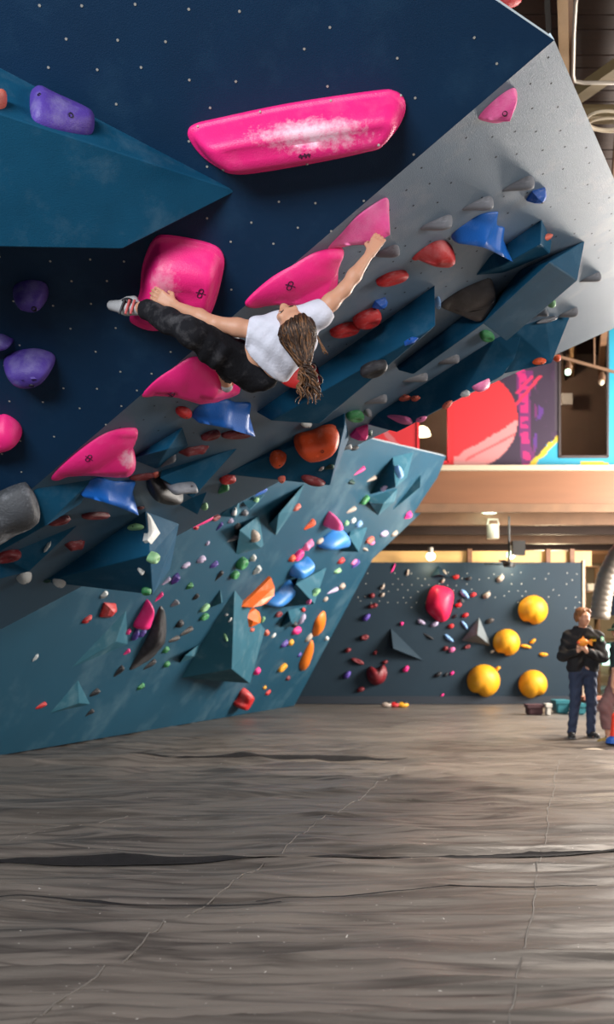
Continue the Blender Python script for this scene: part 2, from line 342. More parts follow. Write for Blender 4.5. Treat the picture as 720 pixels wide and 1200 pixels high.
def blob(name, outline, spine, H, m, label, cat='hold', group=None, profile=DOME, plane=None, k=4, smooth=True, noise=0.0, bolts=(), skirt=.04, shift=(0,0), scoop=None):
    """hold whose outline in the photo is known: base on the wall it is bolted to, bulging along the wall's normal"""
    out0 = smooth_poly(outline, k) if k > 1 else np.array(outline, float); sp0 = np.array(spine, float)
    if len(sp0) == 1: sp0 = np.vstack([sp0, sp0+np.eye(1,sp0.shape[1])*.01])
    if plane is None:
        c = out0.mean(0); plane = surface_at(c[0], c[1], F_PL)
    tgt = np.array([out0.min(0), out0.max(0)]); cen = tgt.mean(0); rnd = random.Random(len(label)*7+int(out0[0][0]))
    ph = [rnd.uniform(0, 6.28) for _ in range(6)]; wts = sp0[:,2] if sp0.shape[1] > 2 else np.ones(len(sp0)); sp0 = sp0[:,:2]
    out1 = out0.copy()
    for it in range(10):
        b0, b1 = out1.min(0), out1.max(0); spx = (sp0-tgt[0])/(tgt[1]-tgt[0])*(b1-b0)+b0
        o2 = [plane.hit(*p) for p in out1]; s3 = np.array([plane.hit(*p) for p in spx])
        nn = [spine_near(p, s3, wts) for p in o2]; V = []
        for t, h in profile:
            for i, (p, (q, wq)) in enumerate(zip(o2, nn)):
                hh = H*h*wq
                if scoop: hh -= H*scoop*math.exp(-((1-t)/.35)**2)
                w = p*(1-t)+q*t
                if noise: hh *= 1+noise*(math.sin(w[0]*23+ph[0])+math.sin(w[1]*19+w[2]*27+ph[1]))
                V.append(w+plane.n*hh)
        if it == 9: break
        pr = proj(np.array(V)); bb = np.array([pr.min(0), pr.max(0)]); ob = np.array([out1.min(0), out1.max(0)])
        nb = ob.copy(); nb += (tgt-bb)*.8; mn = (tgt[1]-tgt[0])*.42; sz = np.maximum(nb[1]-nb[0], mn); c2 = nb.mean(0)
        out1 = (out0-tgt[0])/(tgt[1]-tgt[0])*sz+c2-sz/2
    n = len(out0); R = len(profile); Fc = []
    V = [np.array(v) for v in V]
    for i in range(n): V[i] = V[i]-plane.n*skirt
    for r in range(R-1):
        for i in range(n): Fc.append((r*n+i, r*n+(i+1)%n, (r+1)*n+(i+1)%n, (r+1)*n+i))
    Fc.append(tuple(range(n))[::-1])
    bm = bmesh.new(); me = bpy.data.meshes.new('t'); me.from_pydata([tuple(v) for v in V], [], Fc); bm.from_mesh(me); bpy.data.meshes.remove(me)
    bmesh.ops.remove_doubles(bm, verts=bm.verts, dist=.0015); bmesh.ops.dissolve_degenerate(bm, edges=bm.edges, dist=.0008); bmesh.ops.holes_fill(bm, edges=[e for e in bm.edges if e.is_boundary], sides=0); bmesh.ops.recalc_face_normals(bm, faces=bm.faces)
    bm.verts.index_update(); V2 = [np.array(v.co) for v in bm.verts]; F2 = [tuple(v.index for v in f.verts) for f in bm.faces]; bm.free()
    LANDMARKS.append((out0.mean(0), np.mean(o2, 0), label))
    ob = mk(name, V2, F2, m, smooth=smooth, origin=np.mean(o2, 0)); tag(ob, label, cat, group)
    bvh = BVHTree.FromPolygons([Vector(v) for v in V2], F2)
    for (bu, bv, br) in bolts:
        h = bvh.ray_cast(Vector(CAMP), Vector(ray(bu, bv)).normalized())
        if h[0] is None: continue
        nrm = np.array(h[1]); nrm = -nrm if nrm@ray(bu,bv) > 0 else nrm; c = np.array(h[0])
        e1 = np.cross(nrm, (0,0,1.)); e1 /= np.linalg.norm(e1)+1e-9; e2 = np.cross(nrm, e1); W = []
        for q, (rr, zz) in enumerate([(1.25,-.004),(1.25,.004),(.95,.004),(.8,-.002)]):
            for a in range(10): W.append(c+nrm*zz+br*rr*(math.cos(a*.6283)*e1+math.sin(a*.6283)*e2))
        Q = [(r*10+a, r*10+(a+1)%10, (r+1)*10+(a+1)%10, (r+1)*10+a) for r in range(3) for a in range(10)]+[tuple(range(30,40))]
        mk('bolt_hole', W, Q, DARK, ob)
    return ob, bvh
def strokes(parent, bvh, lines, m, r=.006):
    """printed maker's mark: fine raised ink strokes on a hold"""
    parts = []
    for ln in lines:
        P = []
        for u, v in ln:
            h = bvh.ray_cast(Vector(CAMP), Vector(ray(u, v)).normalized())
            if h[0] is not None: P.append(np.array(h[0])-ray(u,v)*.001)
        if len(P) > 1: parts.append(tube_vf(P, r, 5))
    if parts:
        V, Fc = join_vf(parts); mk('printed_mark', V, Fc, m, parent)
PK = mat('hold_pink_gloss', (.90,.020,.22), .42, var=.08, scale=5, chalk=.12, chalk_col=(.95,.5,.68), chalk_scale=6, bump=.3, bscale=150)
PKL = mat('hold_pink_dusty', (.86,.10,.34), .5, var=.08, scale=5, chalk=.35, chalk_col=(.9,.6,.72), chalk_scale=4, bump=.3, bscale=150)
INK = mat('dark_print_ink', (.06,.0,.03), .6, bump=0)
def loop_mark(cu, cv, s, a=0):
    ca, sa = math.cos(a), math.sin(a); tf = lambda p: (cu+s*(p[0]*ca-p[1]*sa), cv+s*(p[0]*sa+p[1]*ca))
    circ = lambda x, y, rx, ry: [tf((x+rx*math.cos(t*.7854), y+ry*math.sin(t*.7854))) for t in range(9)]
    return [circ(-.35,.25,.5,.42), circ(.35,-.25,.5,.42), [tf((-.6,-.7)), tf((.1,0)), tf((.7,.8))]]
PG = 'pink feature holds of the climber\'s route'
o, b = blob('climbing_hold', [(220,155),(228,146),(255,139),(340,121),(440,106),(462,106),(474,115),(475,130),(466,150),(452,166),(436,176),(380,189),(300,203),(272,204),(258,198),(238,184),(225,168)], [(275,163),(440,138)], .24, PK, 'widest hold, a long hot pink bar with a chalky middle, on the navy wall', profile=RIM, group=PG, plane=K_PL, scoop=.18)
def dust(o, b, u, v, r, amount=.9):
    h = b.ray_cast(Vector(CAMP), Vector(ray(u,v)).normalized())
    if h[0] is None: return
    m = o.data.materials[0].copy(); m.name = 'chalked_'+o.data.materials[0].name; o.data.materials[0] = m; chalk_patch(m, np.array(h[0])-np.array(world_loc(o)), r, amount)
dust(o, b, 362, 154, (.36,.22,.09), .7)
strokes(o, b, [[(350,184),(364,181)],[(352,181),(354,186)],[(357,180),(359,185)],[(361,180),(363,184)]], INK, .005)
for u, v in [(232,148),(305,131),(388,118),(470,112),(444,170),(360,192),(262,199)]:
    h = b.ray_cast(Vector(CAMP), Vector(ray(u,v)).normalized())
    if h[0] is not None: V, Fc = sphere_vf(np.array(h[0]), .008, 6, 4); mk('fixing_screw', V, Fc, NUTL, o)
oP2, bP2 = blob('climbing_hold', [(163,345),(167,310),(179,281),(196,275),(246,285),(262,299),(261,322),(250,362),(238,374),(205,384),(179,388),(158,381),(152,371)], [(192,325),(235,325)], .22, PK, 'square hot pink pillow hold gripped by the climber\'s outstretched hand', profile=RIM, group=PG, plane=K_PL, scoop=.15)
dust(oP2, bP2, 192, 335, (.10,.2,.13), .35)
strokes(oP2, bP2, loop_mark(235,344,6,-.6), INK, .004)
o3, b3 = blob('climbing_hold', [(385,290),(402,272),(421,252),(446,235),(456,232),(457,243),(452,263),(445,280),(437,284),(417,286),(393,292)], [(398,285,.12),(430,272,.75),(449,255,1)], .13, PKL, 'pale pink fin hold held by the climber\'s raised hand', profile=ROOFP, group=PG, plane=G_PL)
o, b = blob('climbing_hold', [(288,363),(294,354),(320,330),(347,310),(370,296),(395,290),(403,292),(401,300),(396,309),(395,323),(391,338),(381,351),(362,359),(340,359),(322,358),(300,366)], [(300,360,.12),(330,346,.45),(365,335,1),(392,300,.35)], .17, PK, 'hot pink teardrop hold directly above the climber\'s face', profile=DOME, group=PG, plane=G_PL)
strokes(o, b, loop_mark(340,335,6,-.6), INK, .004)
o5, b5 = blob('climbing_hold', [(167,471),(179,454),(203,433),(226,418),(248,424),(268,442),(282,459),(271,468),(250,474),(225,470),(198,466)], [(180,464,.12),(210,455,.55),(240,450,1),(272,460,.3)], .16, PK, 'hot pink wing hold under the climber\'s bent foot', group=PG, plane=G_PL)
strokes(o5, b5, loop_mark(201,464,5,-.3), INK, .004)
o, b = blob('climbing_hold', [(60,561),(68,550),(93,528),(117,511),(137,503),(157,501),(162,505),(158,512),(152,517),(156,524),(158,533),(155,542),(146,549),(132,552),(110,552),(87,555),(68,563)], [(72,556,.12),(105,541,.6),(140,530,1),(155,507,.3)], .16, PK, 'hot pink wing hold with a notched end above the blue saddle hold', group=PG, plane=G_PL)
dust(o, b, 152, 538, (.09,.12,.09), .6)
strokes(o, b, loop_mark(104,537,5,-.3), INK, .004)
blob('climbing_hold', [(-22,500),(0,486),(12,488),(23,498),(26,510),(20,522),(6,529),(-22,533)], [(-12,512),(8,508)], .15, PK, 'rounded hot pink hold at the edge of the navy wall above the charcoal boulder hold', group=PG, plane=K_PL)
blob('climbing_hold', [(561,138),(576,121),(595,106),(605,104),(606,120),(599,135),(585,144),(570,143)], [(567,138,.2),(590,128,1),(602,110,.5)], .09, PKL, 'small pink fin hold alone near the top corner of the grey overhang', group=PG, plane=G_PL, profile=ROOFP, bolts=[(592,133,.012)])
HS = hmat
blob('climbing_hold', [(35,107),(40,100),(60,112),(85,125),(107,139),(111,150),(105,158),(78,154),(50,145),(37,134)], [(50,125),(95,146)], .09, HS('purple'), 'purple rail hold on the huge blue wedge volume', bolts=[(46,111,.008),(83,135,.011)])
blob('climbing_hold', [(-14,108),(0,104),(7,110),(8,120),(2,127),(-14,127)], [(-4,115)], .08, HS('coral'), 'coral round hold on the huge blue wedge volume')
PG2 = 'purple holds on the navy wall'
blob('climbing_hold', [(15,345),(20,333),(36,328),(52,332),(57,345),(54,360),(42,366),(24,363)], [(34,345),(42,350)], .17, HS('purple'), 'boxy round purple hold on the navy wall', group=PG2, plane=K_PL, bolts=[(40,362,.014)])
blob('climbing_hold', [(4,425),(16,413),(40,408),(60,414),(65,424),(58,440),(45,453),(30,455),(14,446)], [(25,430),(48,428)], .18, HS('purple'), 'large purple slope hold on the navy wall', group=PG2, plane=K_PL, bolts=[(37,452,.014)])
blob('climbing_hold', [(-14,395),(0,391),(12,396),(16,400),(8,408),(-14,414)], [(-6,402),(6,401)], .08, HS('purple'), 'small pointed purple hold above the large purple slope hold', group=PG2, plane=K_PL)
blob('climbing_hold', [(-22,600),(5,582),(30,571),(39,573),(47,588),(40,602),(15,626),(-22,640)], [(-10,610),(32,588)], .2, mat('charcoal_hold', (.055,.06,.068), .6, var=.3, scale=9, chalk=.6, chalk_col=(.4,.42,.46), chalk_scale=7, bump=.6, bscale=60), 'charcoal boulder hold dusted with chalk beside the blue volume', noise=.05, plane=G_PL)
BL = mat('hold_blue_gloss', (.004,.13,.55), .4, var=.12, scale=4, chalk=.18, chalk_col=(.5,.65,.85), chalk_scale=5, bump=.2)
SG = 'blue saddle holds on the grey overhang'
blob('climbing_hold', [(530,288),(550,267),(570,252),(590,248),(591,252),(590,271),(600,275),(595,283),(601,303),(599,307),(580,302),(560,303),(540,302),(532,298)], [(535,292,.35),(562,282,.8),(599,303,1)], .16, BL, 'blue saddle hold with a flared rim between the red and brown holds', profile=ROOFP, group=SG, plane=G_PL, k=3)
blob('climbing_hold', [(270,468),(280,474),(299,475),(295,486),(297,501),(290,506),(262,502),(236,504),(230,512),(225,506),(229,490),(240,475),(253,473)], [(230,503,.35),(256,490,.8),(293,503,1)], .2, BL, 'blue saddle hold with a chalky flank beneath the climber\'s foot hold', profile=ROOFP, group=SG, plane=G_PL, k=3)
blob('climbing_hold', [(116,559),(127,564),(140,569),(162,566),(159,582),(160,600),(155,604),(138,599),(118,599),(98,594),(89,589),(100,574)], [(95,588,.35),(122,580,.8),(157,600,1)], .2, BL, 'blue saddle hold beside the notched pink wing hold', profile=ROOFP, group=SG, plane=G_PL, k=3)
blob('climbing_hold', [(516,367),(532,350),(552,337),(577,326),(580,340),(582,355),(578,366),(568,376),(556,377),(538,374)], [(525,367,.2),(555,358,1),(575,340,.7)], .16, HS('brown'), 'large dark brown pinch hold between the blue volumes', plane=G_PL)
OR = mat('hold_orange_dusty', (.72,.075,.012), .5, var=.1, scale=6, chalk=.5, chalk_col=(.85,.45,.33), chalk_scale=6, bump=.4)
blob('climbing_hold', [(345,521),(350,514),(367,509),(380,502),(391,501),(397,507),(397,518),(390,530),(380,539),(367,542),(355,538),(347,530)], [(360,525),(383,517)], .17, OR, 'big orange kidney hold on a blue volume', bolts=[(378,529,.011)])
blob('climbing_hold', [(172,560),(182,556),(197,565),(215,582),(205,590),(188,592),(174,586)], [(185,574),(200,580)], .16, HS('black'), 'black lump hold under the slate grip', plane=G_PL)
blob('climbing_hold', [(198,571),(206,567),(218,565),(228,565),(232,572),(230,578),(215,578),(203,580)], [(207,573),(225,571)], .08, HS('slate'), 'slate grip stacked on the black lump hold', bolts=[(225,570,.008)], skirt=.12)
blob('climbing_hold', [(318,441),(345,424),(368,427),(376,440),(371,456),(352,453),(332,449)], [(340,440),(362,441)], .17, HS('red'), 'red hold behind the climber\'s ponytail', plane=G_PL)
blob('climbing_hold', [(483,311),(492,299),(510,284),(524,282),(533,292),(533,303),(522,313),(503,313),(490,310)], [(490,308,.2),(510,301,.9),(524,298,1)], .11, HS('red'), 'round bright red hold with a thin tail beside the blue saddle hold', plane=G_PL)
blob('climbing_hold', [(172,601),(176,604),(188,625),(177,638),(172,633),(174,622)], [(178,622)], .03, HS('white'), 'flat white shard on the ridge of the pyramid volume', k=1, profile=FACET, smooth=False)
# far wall, larger pieces
OF = mat('hold_orange_bright', (.92,.16,.012), .45, var=.08, chalk=.3, chalk_col=(.95,.7,.55), chalk_scale=6)
blob('climbing_hold', [(280,712),(300,695),(322,675),(319,690),(315,701),(305,711)], [(296,703),(314,690)], .22, OF, 'large faceted orange hold with a pointed tip on the leaning wall', k=1, profile=FACET, smooth=False, plane=F_PL)
blob('climbing_hold', [(281,736),(286,722),(300,712),(306,716),(304,726),(294,731)], [(294,723)], .2, OF, 'smaller faceted orange hold below the pointed orange one', k=1, profile=FACET, smooth=False, plane=F_PL)
FO = mat('hold_orange_fin', (.80,.19,.012), .5)
blob('climbing_hold', [(382,716),(378,735),(367,746),(370,727)], [(374,731)], .12, FO, 'upper orange fin hold at the corner with the back wall', plane=F_PL)
blob('climbing_hold', [(368,750),(364,767),(355,786),(351,778),(360,760)], [(360,768)], .12, FO, 'lower orange fin hold at the corner with the back wall', plane=F_PL)
blob('climbing_hold', [(152,785),(160,770),(174,745),(184,722),(190,710),(195,720),(193,740),(183,765),(168,778)], [(157,779,.15),(176,748,1),(190,716,.25)], .17, HS('black'), 'long black blade hold low on the leaning wall', plane=F_PL)
blob('climbing_hold', [(156,735),(168,718),(178,703),(181,708),(178,731),(167,738)], [(168,729),(176,717)], .14, PK, 'pink triangular hold beside the long black blade hold', plane=F_PL)
blob('climbing_hold', [(379,619),(386,606),(394,599),(401,607),(402,616),(396,621),(385,622)], [(391,612)], .28, PKL, 'pink dome hold above the blue dome hold', plane=F_PL)
BD = mat('hold_sky_blue', (.03,.22,.62), .45, var=.1, chalk=.35, chalk_col=(.7,.82,.92), chalk_scale=4)
blob('climbing_hold', [(372,643),(383,630),(400,619),(407,618),(411,630),(408,641),(388,644)], [(390,633),(403,628)], .26, BD, 'blue dome hold under the pink dome hold', plane=F_PL)
blob('climbing_hold', [(339,676),(345,664),(358,658),(369,652),(366,665),(358,674),(345,678)], [(350,669),(362,661)], .22, BD, 'blue scoop hold beside two small pink grips', plane=F_PL)
blob('climbing_hold', [(311,709),(330,693),(346,679),(344,695),(335,706),(320,711)], [(326,702),(340,690)], .2, BD, 'long blue dome hold next to the pointed orange hold', plane=F_PL)
blob('climbing_hold', [(274,827),(281,820),(284,812),(292,806),(298,812),(296,822),(287,831),(277,832)], [(281,826),(285,820),(291,813)], .22, HS('red'), 'red twin lobed hold low on the wall near the floor', plane=F_PL)
blob('climbing_hold', [(116,723),(122,706),(136,707),(137,713),(127,724)], [(127,713)], .10, HS('red'), 'red triangular hold with a chalky corner low on the wall', plane=F_PL, k=1, profile=FACET, smooth=False)
# back wall, larger pieces
blob('climbing_hold', [(499,710),(504,692),(512,686),(528,690),(532,700),(527,722),(518,729),(505,721)], [(515,707)], .35, mat('hold_rose_red', (.72,.012,.07), .5, var=.06), 'bright red square pillow hold on the back wall', plane=B_PL)
YM = HS('yellow'); YG = 'yellow ball holds on the back wall'
YL = ['round yellow ball hold highest on the back wall', 'round yellow ball hold with yellow pegs at its side', 'largest yellow ball hold with a small yellow knob', 'round yellow ball hold low on the back wall beside the standing man']
for (cx, cy, r, na), l in zip([(625,715,17.5,1.9),(594,753,16,1.9),(567,798,19.5,2.0),(625,802,17,1.25)], YL):
    out = []
    for i in range(28):
        a = 2*math.pi*i/28; d = abs((a-na+math.pi)%(2*math.pi)-math.pi); rr = r*(1-.20*math.exp(-(d/.28)**2))
        out.append((cx+rr*math.cos(a), cy+rr*math.sin(a)))
    blob('climbing_hold', out, [(cx,cy-2)], .38, YM, l, group=YG, plane=B_PL, k=1)
blob('climbing_hold', [(430,786),(435,781),(442,784),(450,779),(454,788),(450,799),(440,803),(432,797)], [(442,792)], .3, HS('maroon'), 'dark red heart shaped hold low on the back wall', plane=B_PL)
# ------------------------------------------------------------------ small bolt-on holds (one mesh per shape, shared by every copy)
def unit_hold(kind, seed):
    r = random.Random(seed*31+len(kind)); n, V, Fc = 18, [], []
    prof = {'dome':DOME, 'wedge':[(0,0),(0,.15),(.1,.42),(.25,.66),(.45,.84),(.7,.96),(1,1)], 'ball':DOME, 'chip':FACET, 'jug':[(0,0),(-.03,.2),(-.05,.45),(.02,.72),(.2,.93),(.42,1.0),(.7,.9),(1,.82)], 'duo':DOME, 'gem':FACET}[kind]
    if kind in ('chip', 'gem'): n = 6 if kind == 'chip' else 5
    a0 = r.uniform(0, 6.28); base = []
    for i in range(n):
        a = 2*math.pi*i/n; x, y = .5*math.cos(a), .5*math.sin(a)
        if kind in ('wedge', 'chip'): y *= .55+.45*(x+.5)**.8 if x > -.5 else .5
        if kind == 'wedge': y *= 1+.1*math.sin(3*a)
        if kind == 'duo': y *= .78+.3*math.cos(4*math.pi*x)**2; 
        k = 1+(.07*math.sin(2*a+a0)+.05*math.sin(3*a+2*a0) if kind not in ('chip','gem') else r.uniform(-.14,.1)); base.append((x*k, y*k))
    pk = {'dome':(.05,0),'wedge':(.26,.03),'ball':(0,0),'chip':(.2,r.uniform(-.1,.1)),'jug':(.05,-.05),'duo':(0,0),'gem':(.05,.05)}[kind]
    for t, h in prof:
        for x, y in base:
            X = x*(1-t)+pk[0]*t; Y = y*(1-t)+pk[1]*t; Z = h
            if kind == 'wedge': Z = h*min(1, .22+.9*(X+.5))
            if kind == 'duo': X = x*(1-t)+math.copysign(.22, x)*t*(1 if abs(x) > .05 else 0); Z = h*(.72+.28*math.cos(4*math.pi*(abs(X)-.25)))
            V.append((X, Y, Z))
    R = len(prof)
    for q in range(R-1):
        for i in range(n): Fc.append((q*n+i, q*n+(i+1)%n, (q+1)*n+(i+1)%n, (q+1)*n+i))
    Fc.append(tuple((R-1)*n+i for i in range(n)))
    V = [(x, y, z if z > 0 else -.12) for x, y, z in V]
    return mesh_from('hold_'+kind, V, Fc, None, smooth=kind not in ('chip','gem'))
UNIT = {}
bolt_me = mesh_from('bolt_hole', [(.5*math.cos(a*.7854)*s, .5*math.sin(a*.7854)*s, z) for s, z in ((1,-.5),(1,.5),(.62,.5),(.5,-.1)) for a in range(8)],
   [(q*8+a, q*8+(a+1)%8, (q+1)*8+(a+1)%8, (q+1)*8+a) for q in range(3) for a in range(8)]+[tuple(range(24,32))], DARK)
WALLN = {'G':'grey overhang','F':'leaning wall','B':'back wall'}
WPL = {'G':G_PL,'F':F_PL,'B':B_PL}
CN = {'lightblue':'pale blue','darkgreen':'dark green','rose':'light pink','maroon':'dark red','slate':'slate grey','brown':'dark brown','tan':'tan'}
KN = {'dome':'rounded','wedge':'wedge shaped','ball':'ball shaped','chip':'angular','jug':'scooped jug','duo':'twin knuckle','gem':'faceted'}
NEAR = [  # short names of the pieces a small grip can be told by
 ('longest dark blue ridge','the longest ridge volume'),('narrow dark blue ridge','the narrow ridge volume'),('small pointed blue volume','the small pointed volume'),('large blue box volume','the large box volume'),('flat blue volume with two','the flat volume at the rim'),('long blue ridge volume','the long rim ridge volume'),
 ('blue volume that carries','the big orange hold'),('big orange kidney','the big orange hold'),('bright blue wedge','the bright blue wedge'),('small blue volume with a lime','the small lime-cornered volume'),('low dark blue volume','the low dark volume'),('blue volume between the charcoal','the charcoal boulder hold'),('charcoal boulder','the charcoal boulder hold'),('thin dark blue fin','the thin dark fin volume'),('big dark blue pyramid','the big dark pyramid'),
 ('small blue triangular volume under','the small triangular volume'),('small shadowed volume','the small shadowed volume'),('pyramid volume with a cream','the cream-gripped pyramid'),('long sharp teal fin','the long sharp fin volume'),('pale teal pyramid','the pale pyramid'),('large teal pyramid','the large teal pyramid'),('tall teal pyramid','the tall pyramid at the top edge'),('white dusted','the white dusted volume'),('slim teal fin','the slim end fin volume'),('largest teal volume','the largest low volume'),('small teal spike','the small spike volume'),('small dark teal volume under','the small dark teal volume'),('dark teal volume above','the dark volume above the pink grip'),('flat blue triangular volume left','the flat volume by the black blade'),('flat blue triangular volume lowest','the lowest flat volume'),
 ('dark grey triangular','the dark triangular volume'),('grey pyramid','the grey pyramid'),('small dark volume at the top','the small dark top volume'),
 ('pale pink fin','the pale pink fin'),('hot pink teardrop','the pink teardrop'),('hot pink wing hold under','the pink wing under the foot'),('hot pink wing hold with','the notched pink wing'),('small pink fin','the small pink fin'),('blue saddle hold with a flared','the flared blue saddle'),('blue saddle hold with a chalky','the chalky blue saddle'),('blue saddle hold beside','the blue saddle by the pink wing'),('large dark brown','the brown pinch'),('black lump','the black lump'),('red hold behind','the red hold behind the ponytail'),('round bright red','the round bright red hold'),
 ('large faceted orange','the pointed orange hold'),('smaller faceted orange','the smaller orange hold'),('upper orange fin','the upper orange fin'),('lower orange fin','the lower orange fin'),('long black blade','the long black blade'),('pink triangular','the pink triangle'),('pink dome','the pink dome'),('blue dome hold','the blue dome'),('blue scoop','the blue scoop'),('long blue dome','the long blue dome'),('red twin','the red twin hold'),('red triangular','the red triangle'),('bright red square','the red pillow hold'),('highest on the back','the highest yellow ball'),('yellow pegs','the pegged yellow ball'),('largest yellow','the largest yellow ball'),('yellow ball hold low','the lowest yellow ball'),('dark red heart','the dark red heart hold')]
LM = [(p, w, s) for p, w, l in LANDMARKS for k, s in NEAR if k in l]
USED = {}
def where(cu, cv, c):
    p, w, s = min(LM, key=lambda t: np.linalg.norm(t[1]-c)); dz = c[2]-w[2]; dh = np.linalg.norm((c-w)[:2])
    return ('above ' if dz > .6*dh+.03 else 'below ' if -dz > .6*dh+.03 else 'beside ')+s
def hold(wall, x1, y1, x2, y2, w, kind, col, hf=.75, label=None):
    cu, cv = (x1+x2)/2, (y1+y2)/2; pl = surface_at(cu, cv, WPL[wall]); D = pl.hit(cu, cv)[1]
    ks = .98 if wall == 'G' else .86; wm = w/FPX*D*ks; hf = .95 if col == 'slate' else hf; H = wm*hf
    a, b = pl.hit(x1, y1, H*.4), pl.hit(x2, y2, H*.4); c = (a+b)/2-pl.n*H*.4; X = b-a; X -= pl.n*(X@pl.n); L = np.linalg.norm(X); lpx = math.hypot(x2-x1, y2-y1)
    L = min(L, 1.25*lpx/FPX*D)*ks*.97; X /= np.linalg.norm(X); Y = np.cross(pl.n, X)
    key = (kind, int(cu*7+cv*3)%3)
    if key not in UNIT: UNIT[key] = unit_hold(*key)
    o = bpy.data.objects.new('climbing_hold', UNIT[key]); COL.objects.link(o)
    M = Matrix([[X[i], Y[i], pl.n[i], c[i]] for i in range(3)]+[[0,0,0,1]])
    # foreshortened across: keep the seen width
    e = (proj(c+Y*.01)-proj(c))[0]; ax = (proj(c+X*.01)-proj(c))[0]; ax /= np.linalg.norm(ax); seen = abs(e[0]*ax[1]-e[1]*ax[0])/.01*D/FPX
    W = wm/max(.45, seen) if seen > 0 else wm
    W = max(.02, min(W, wm*1.5))
    o.matrix_world = M @ Matrix.Diagonal((L, W*.9, H, 1))
    if not o.data.materials: o.data.materials.append(None)
    o.material_slots[0].link = 'OBJECT'; o.material_slots[0].material = hmat(col)
    sz = 'tiny' if max(lpx, w) < 7.5 else 'small' if max(lpx, w) < 16 else 'medium'
    lab = label or f"{sz} {CN.get(col, col)} {KN[kind]} grip {where(cu, cv, c)}"
    tag(o, lab, 'hold', f"{sz} {CN.get(col, col)} {KN[kind]} grips on the {WALLN[wall]}")
    if max(lpx, w) >= 9 and kind != 'chip':
        q = bpy.data.objects.new('bolt_hole', bolt_me); COL.objects.link(q); q.parent = o
        bz = {'wedge':.78,'jug':.83,'duo':.72}.get(kind, 1.0); s = .014 if D < 10 else .03
        q.location = ({'wedge':.2,'duo':0}.get(kind, .05), 0, bz); q.scale = (s/L, s/W, .02)
    return o
